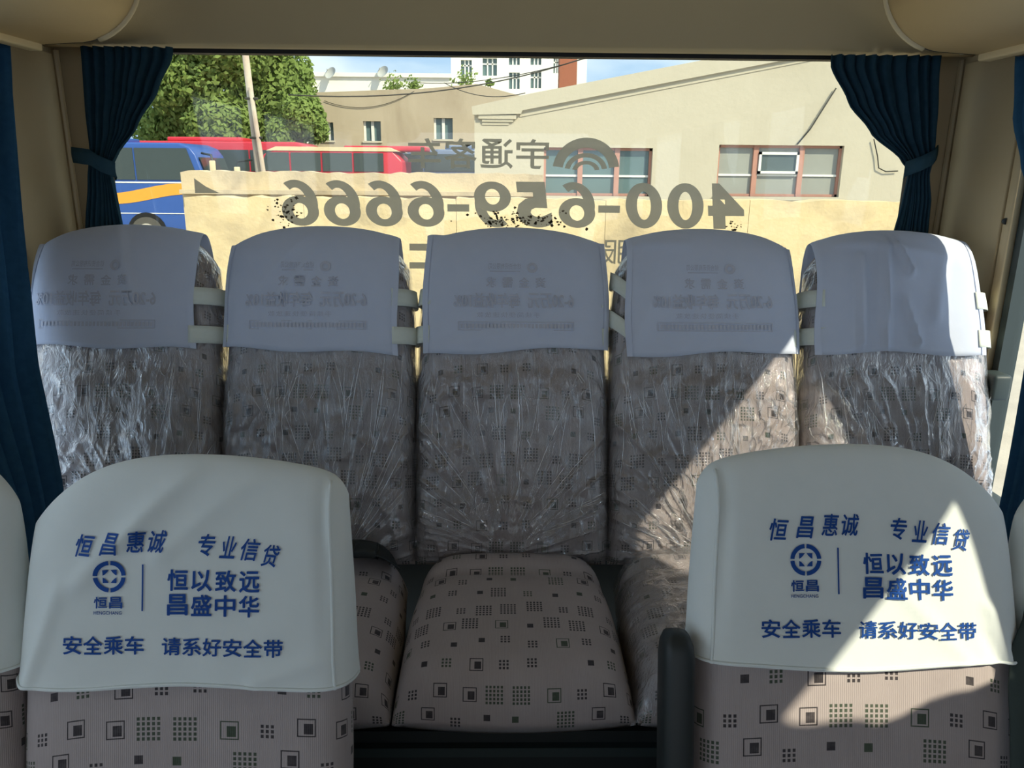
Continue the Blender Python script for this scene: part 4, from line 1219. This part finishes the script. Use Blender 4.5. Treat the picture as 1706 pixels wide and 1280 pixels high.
coach(at(408, 280, Yr2).x, 4.9, Yr2, at(500, 250, Yr2).z, M_red, 'red minibus with a cream roof edge, right of the utility pole', (at(500, 285, Yr2).z, at(500, 254, Yr2).z), roof_mat=M_cream, nwin=4, facing=-1, wheel=(1.2, 3.7))
Yr3 = 28.2
coach(at(598, 280, Yr3).x, 6.5, Yr3, at(640, 248, Yr3).z, M_dull, 'dull blue-grey coach seen faintly behind the mirrored company name', (at(640, 285, Yr3).z, at(640, 256, Yr3).z), nwin=3, facing=-1, wheel=(1.6, 4.6))

# tree
def tree(name, label, base, blobs, nleaf, leaf, seed):
    rr = random.Random(seed)
    e = empty(name, base, label, 'tree')
    mb = MB(); tot = sum(b[3] ** 2 for b in blobs)
    for (x, y, z, r) in blobs:
        c = Vector((x, y, z))
        for _ in range(int(nleaf * r * r / tot)):
            d = Vector((rr.gauss(0, 1), rr.gauss(0, 1), rr.gauss(0, 1))).normalized()
            q = c + d * r * (rr.random() ** .22) * (1 + .18 * mnoise.noise(d * 3 + c))
            n = (d + Vector((rr.uniform(-1, 1), rr.uniform(-1, 1), rr.uniform(-.6, 1))) * .9).normalized(); s = leaf * rr.uniform(.6, 1.4)
            t = n.orthogonal().normalized(); t = (Matrix.Rotation(rr.random() * 6.28, 3, n) @ t) * s; b2 = n.cross(t) * .55
            mb.quad(q - t, q - b2, q + t, q + b2)
    fo = mb.build('foliage', M_leaf, e); fo['kind'] = 'stuff'
    bs = Vector(base)
    tp = bs + Vector((0, 0, 5))
    MB().tube([bs, bs.lerp(tp, .5), tp], [.35, .27, .2], 8).build('trunk', M_bark, e, True)
    for (x, y, z, r) in blobs[::2]:
        MB().tube([bs.lerp(tp, .75), (bs.lerp(tp, .9) + Vector((x, y, z))) / 2 + Vector((0, 0, .4)), Vector((x, y, z))], [.16, .10, .04], 6).build('branch', M_bark, e, True)
    return e
Yt1 = 34.5
bl = []
for (u, v, rp_) in ((300, 190, 60), (350, 130, 70), (420, 100, 62), (470, 160, 58), (500, 205, 38), (430, 200, 55), (370, 215, 55), (300, 130, 60), (260, 215, 40), (480, 120, 42), (380, 60, 70), (300, 60, 70)):
    q = at(u, v, Yt1 + random.Random(u + v).uniform(-1.0, 1.5)); bl.append((q.x, q.y, q.z, rp_ / FPX * Yt1))
tree('leafy_tree', 'big green leafy tree behind the coaches', (at(380, 300, Yt1).x, Yt1 + .5, GZ), bl, 30000, .13, 3)
bl = []
for (u, v, rp_) in ((505, 195, 34), (470, 225, 28), (525, 215, 22)):
    q = at(u, v, Yt1 - 2.0); bl.append((q.x, q.y, q.z, rp_ / FPX * (Yt1 - 2.0)))
tree('leafy_tree', 'smaller green tree at the corner of the brownish building', (at(500, 300, Yt1 - 2.0).x, Yt1 - 2.0, GZ), bl, 6000, .11, 9)
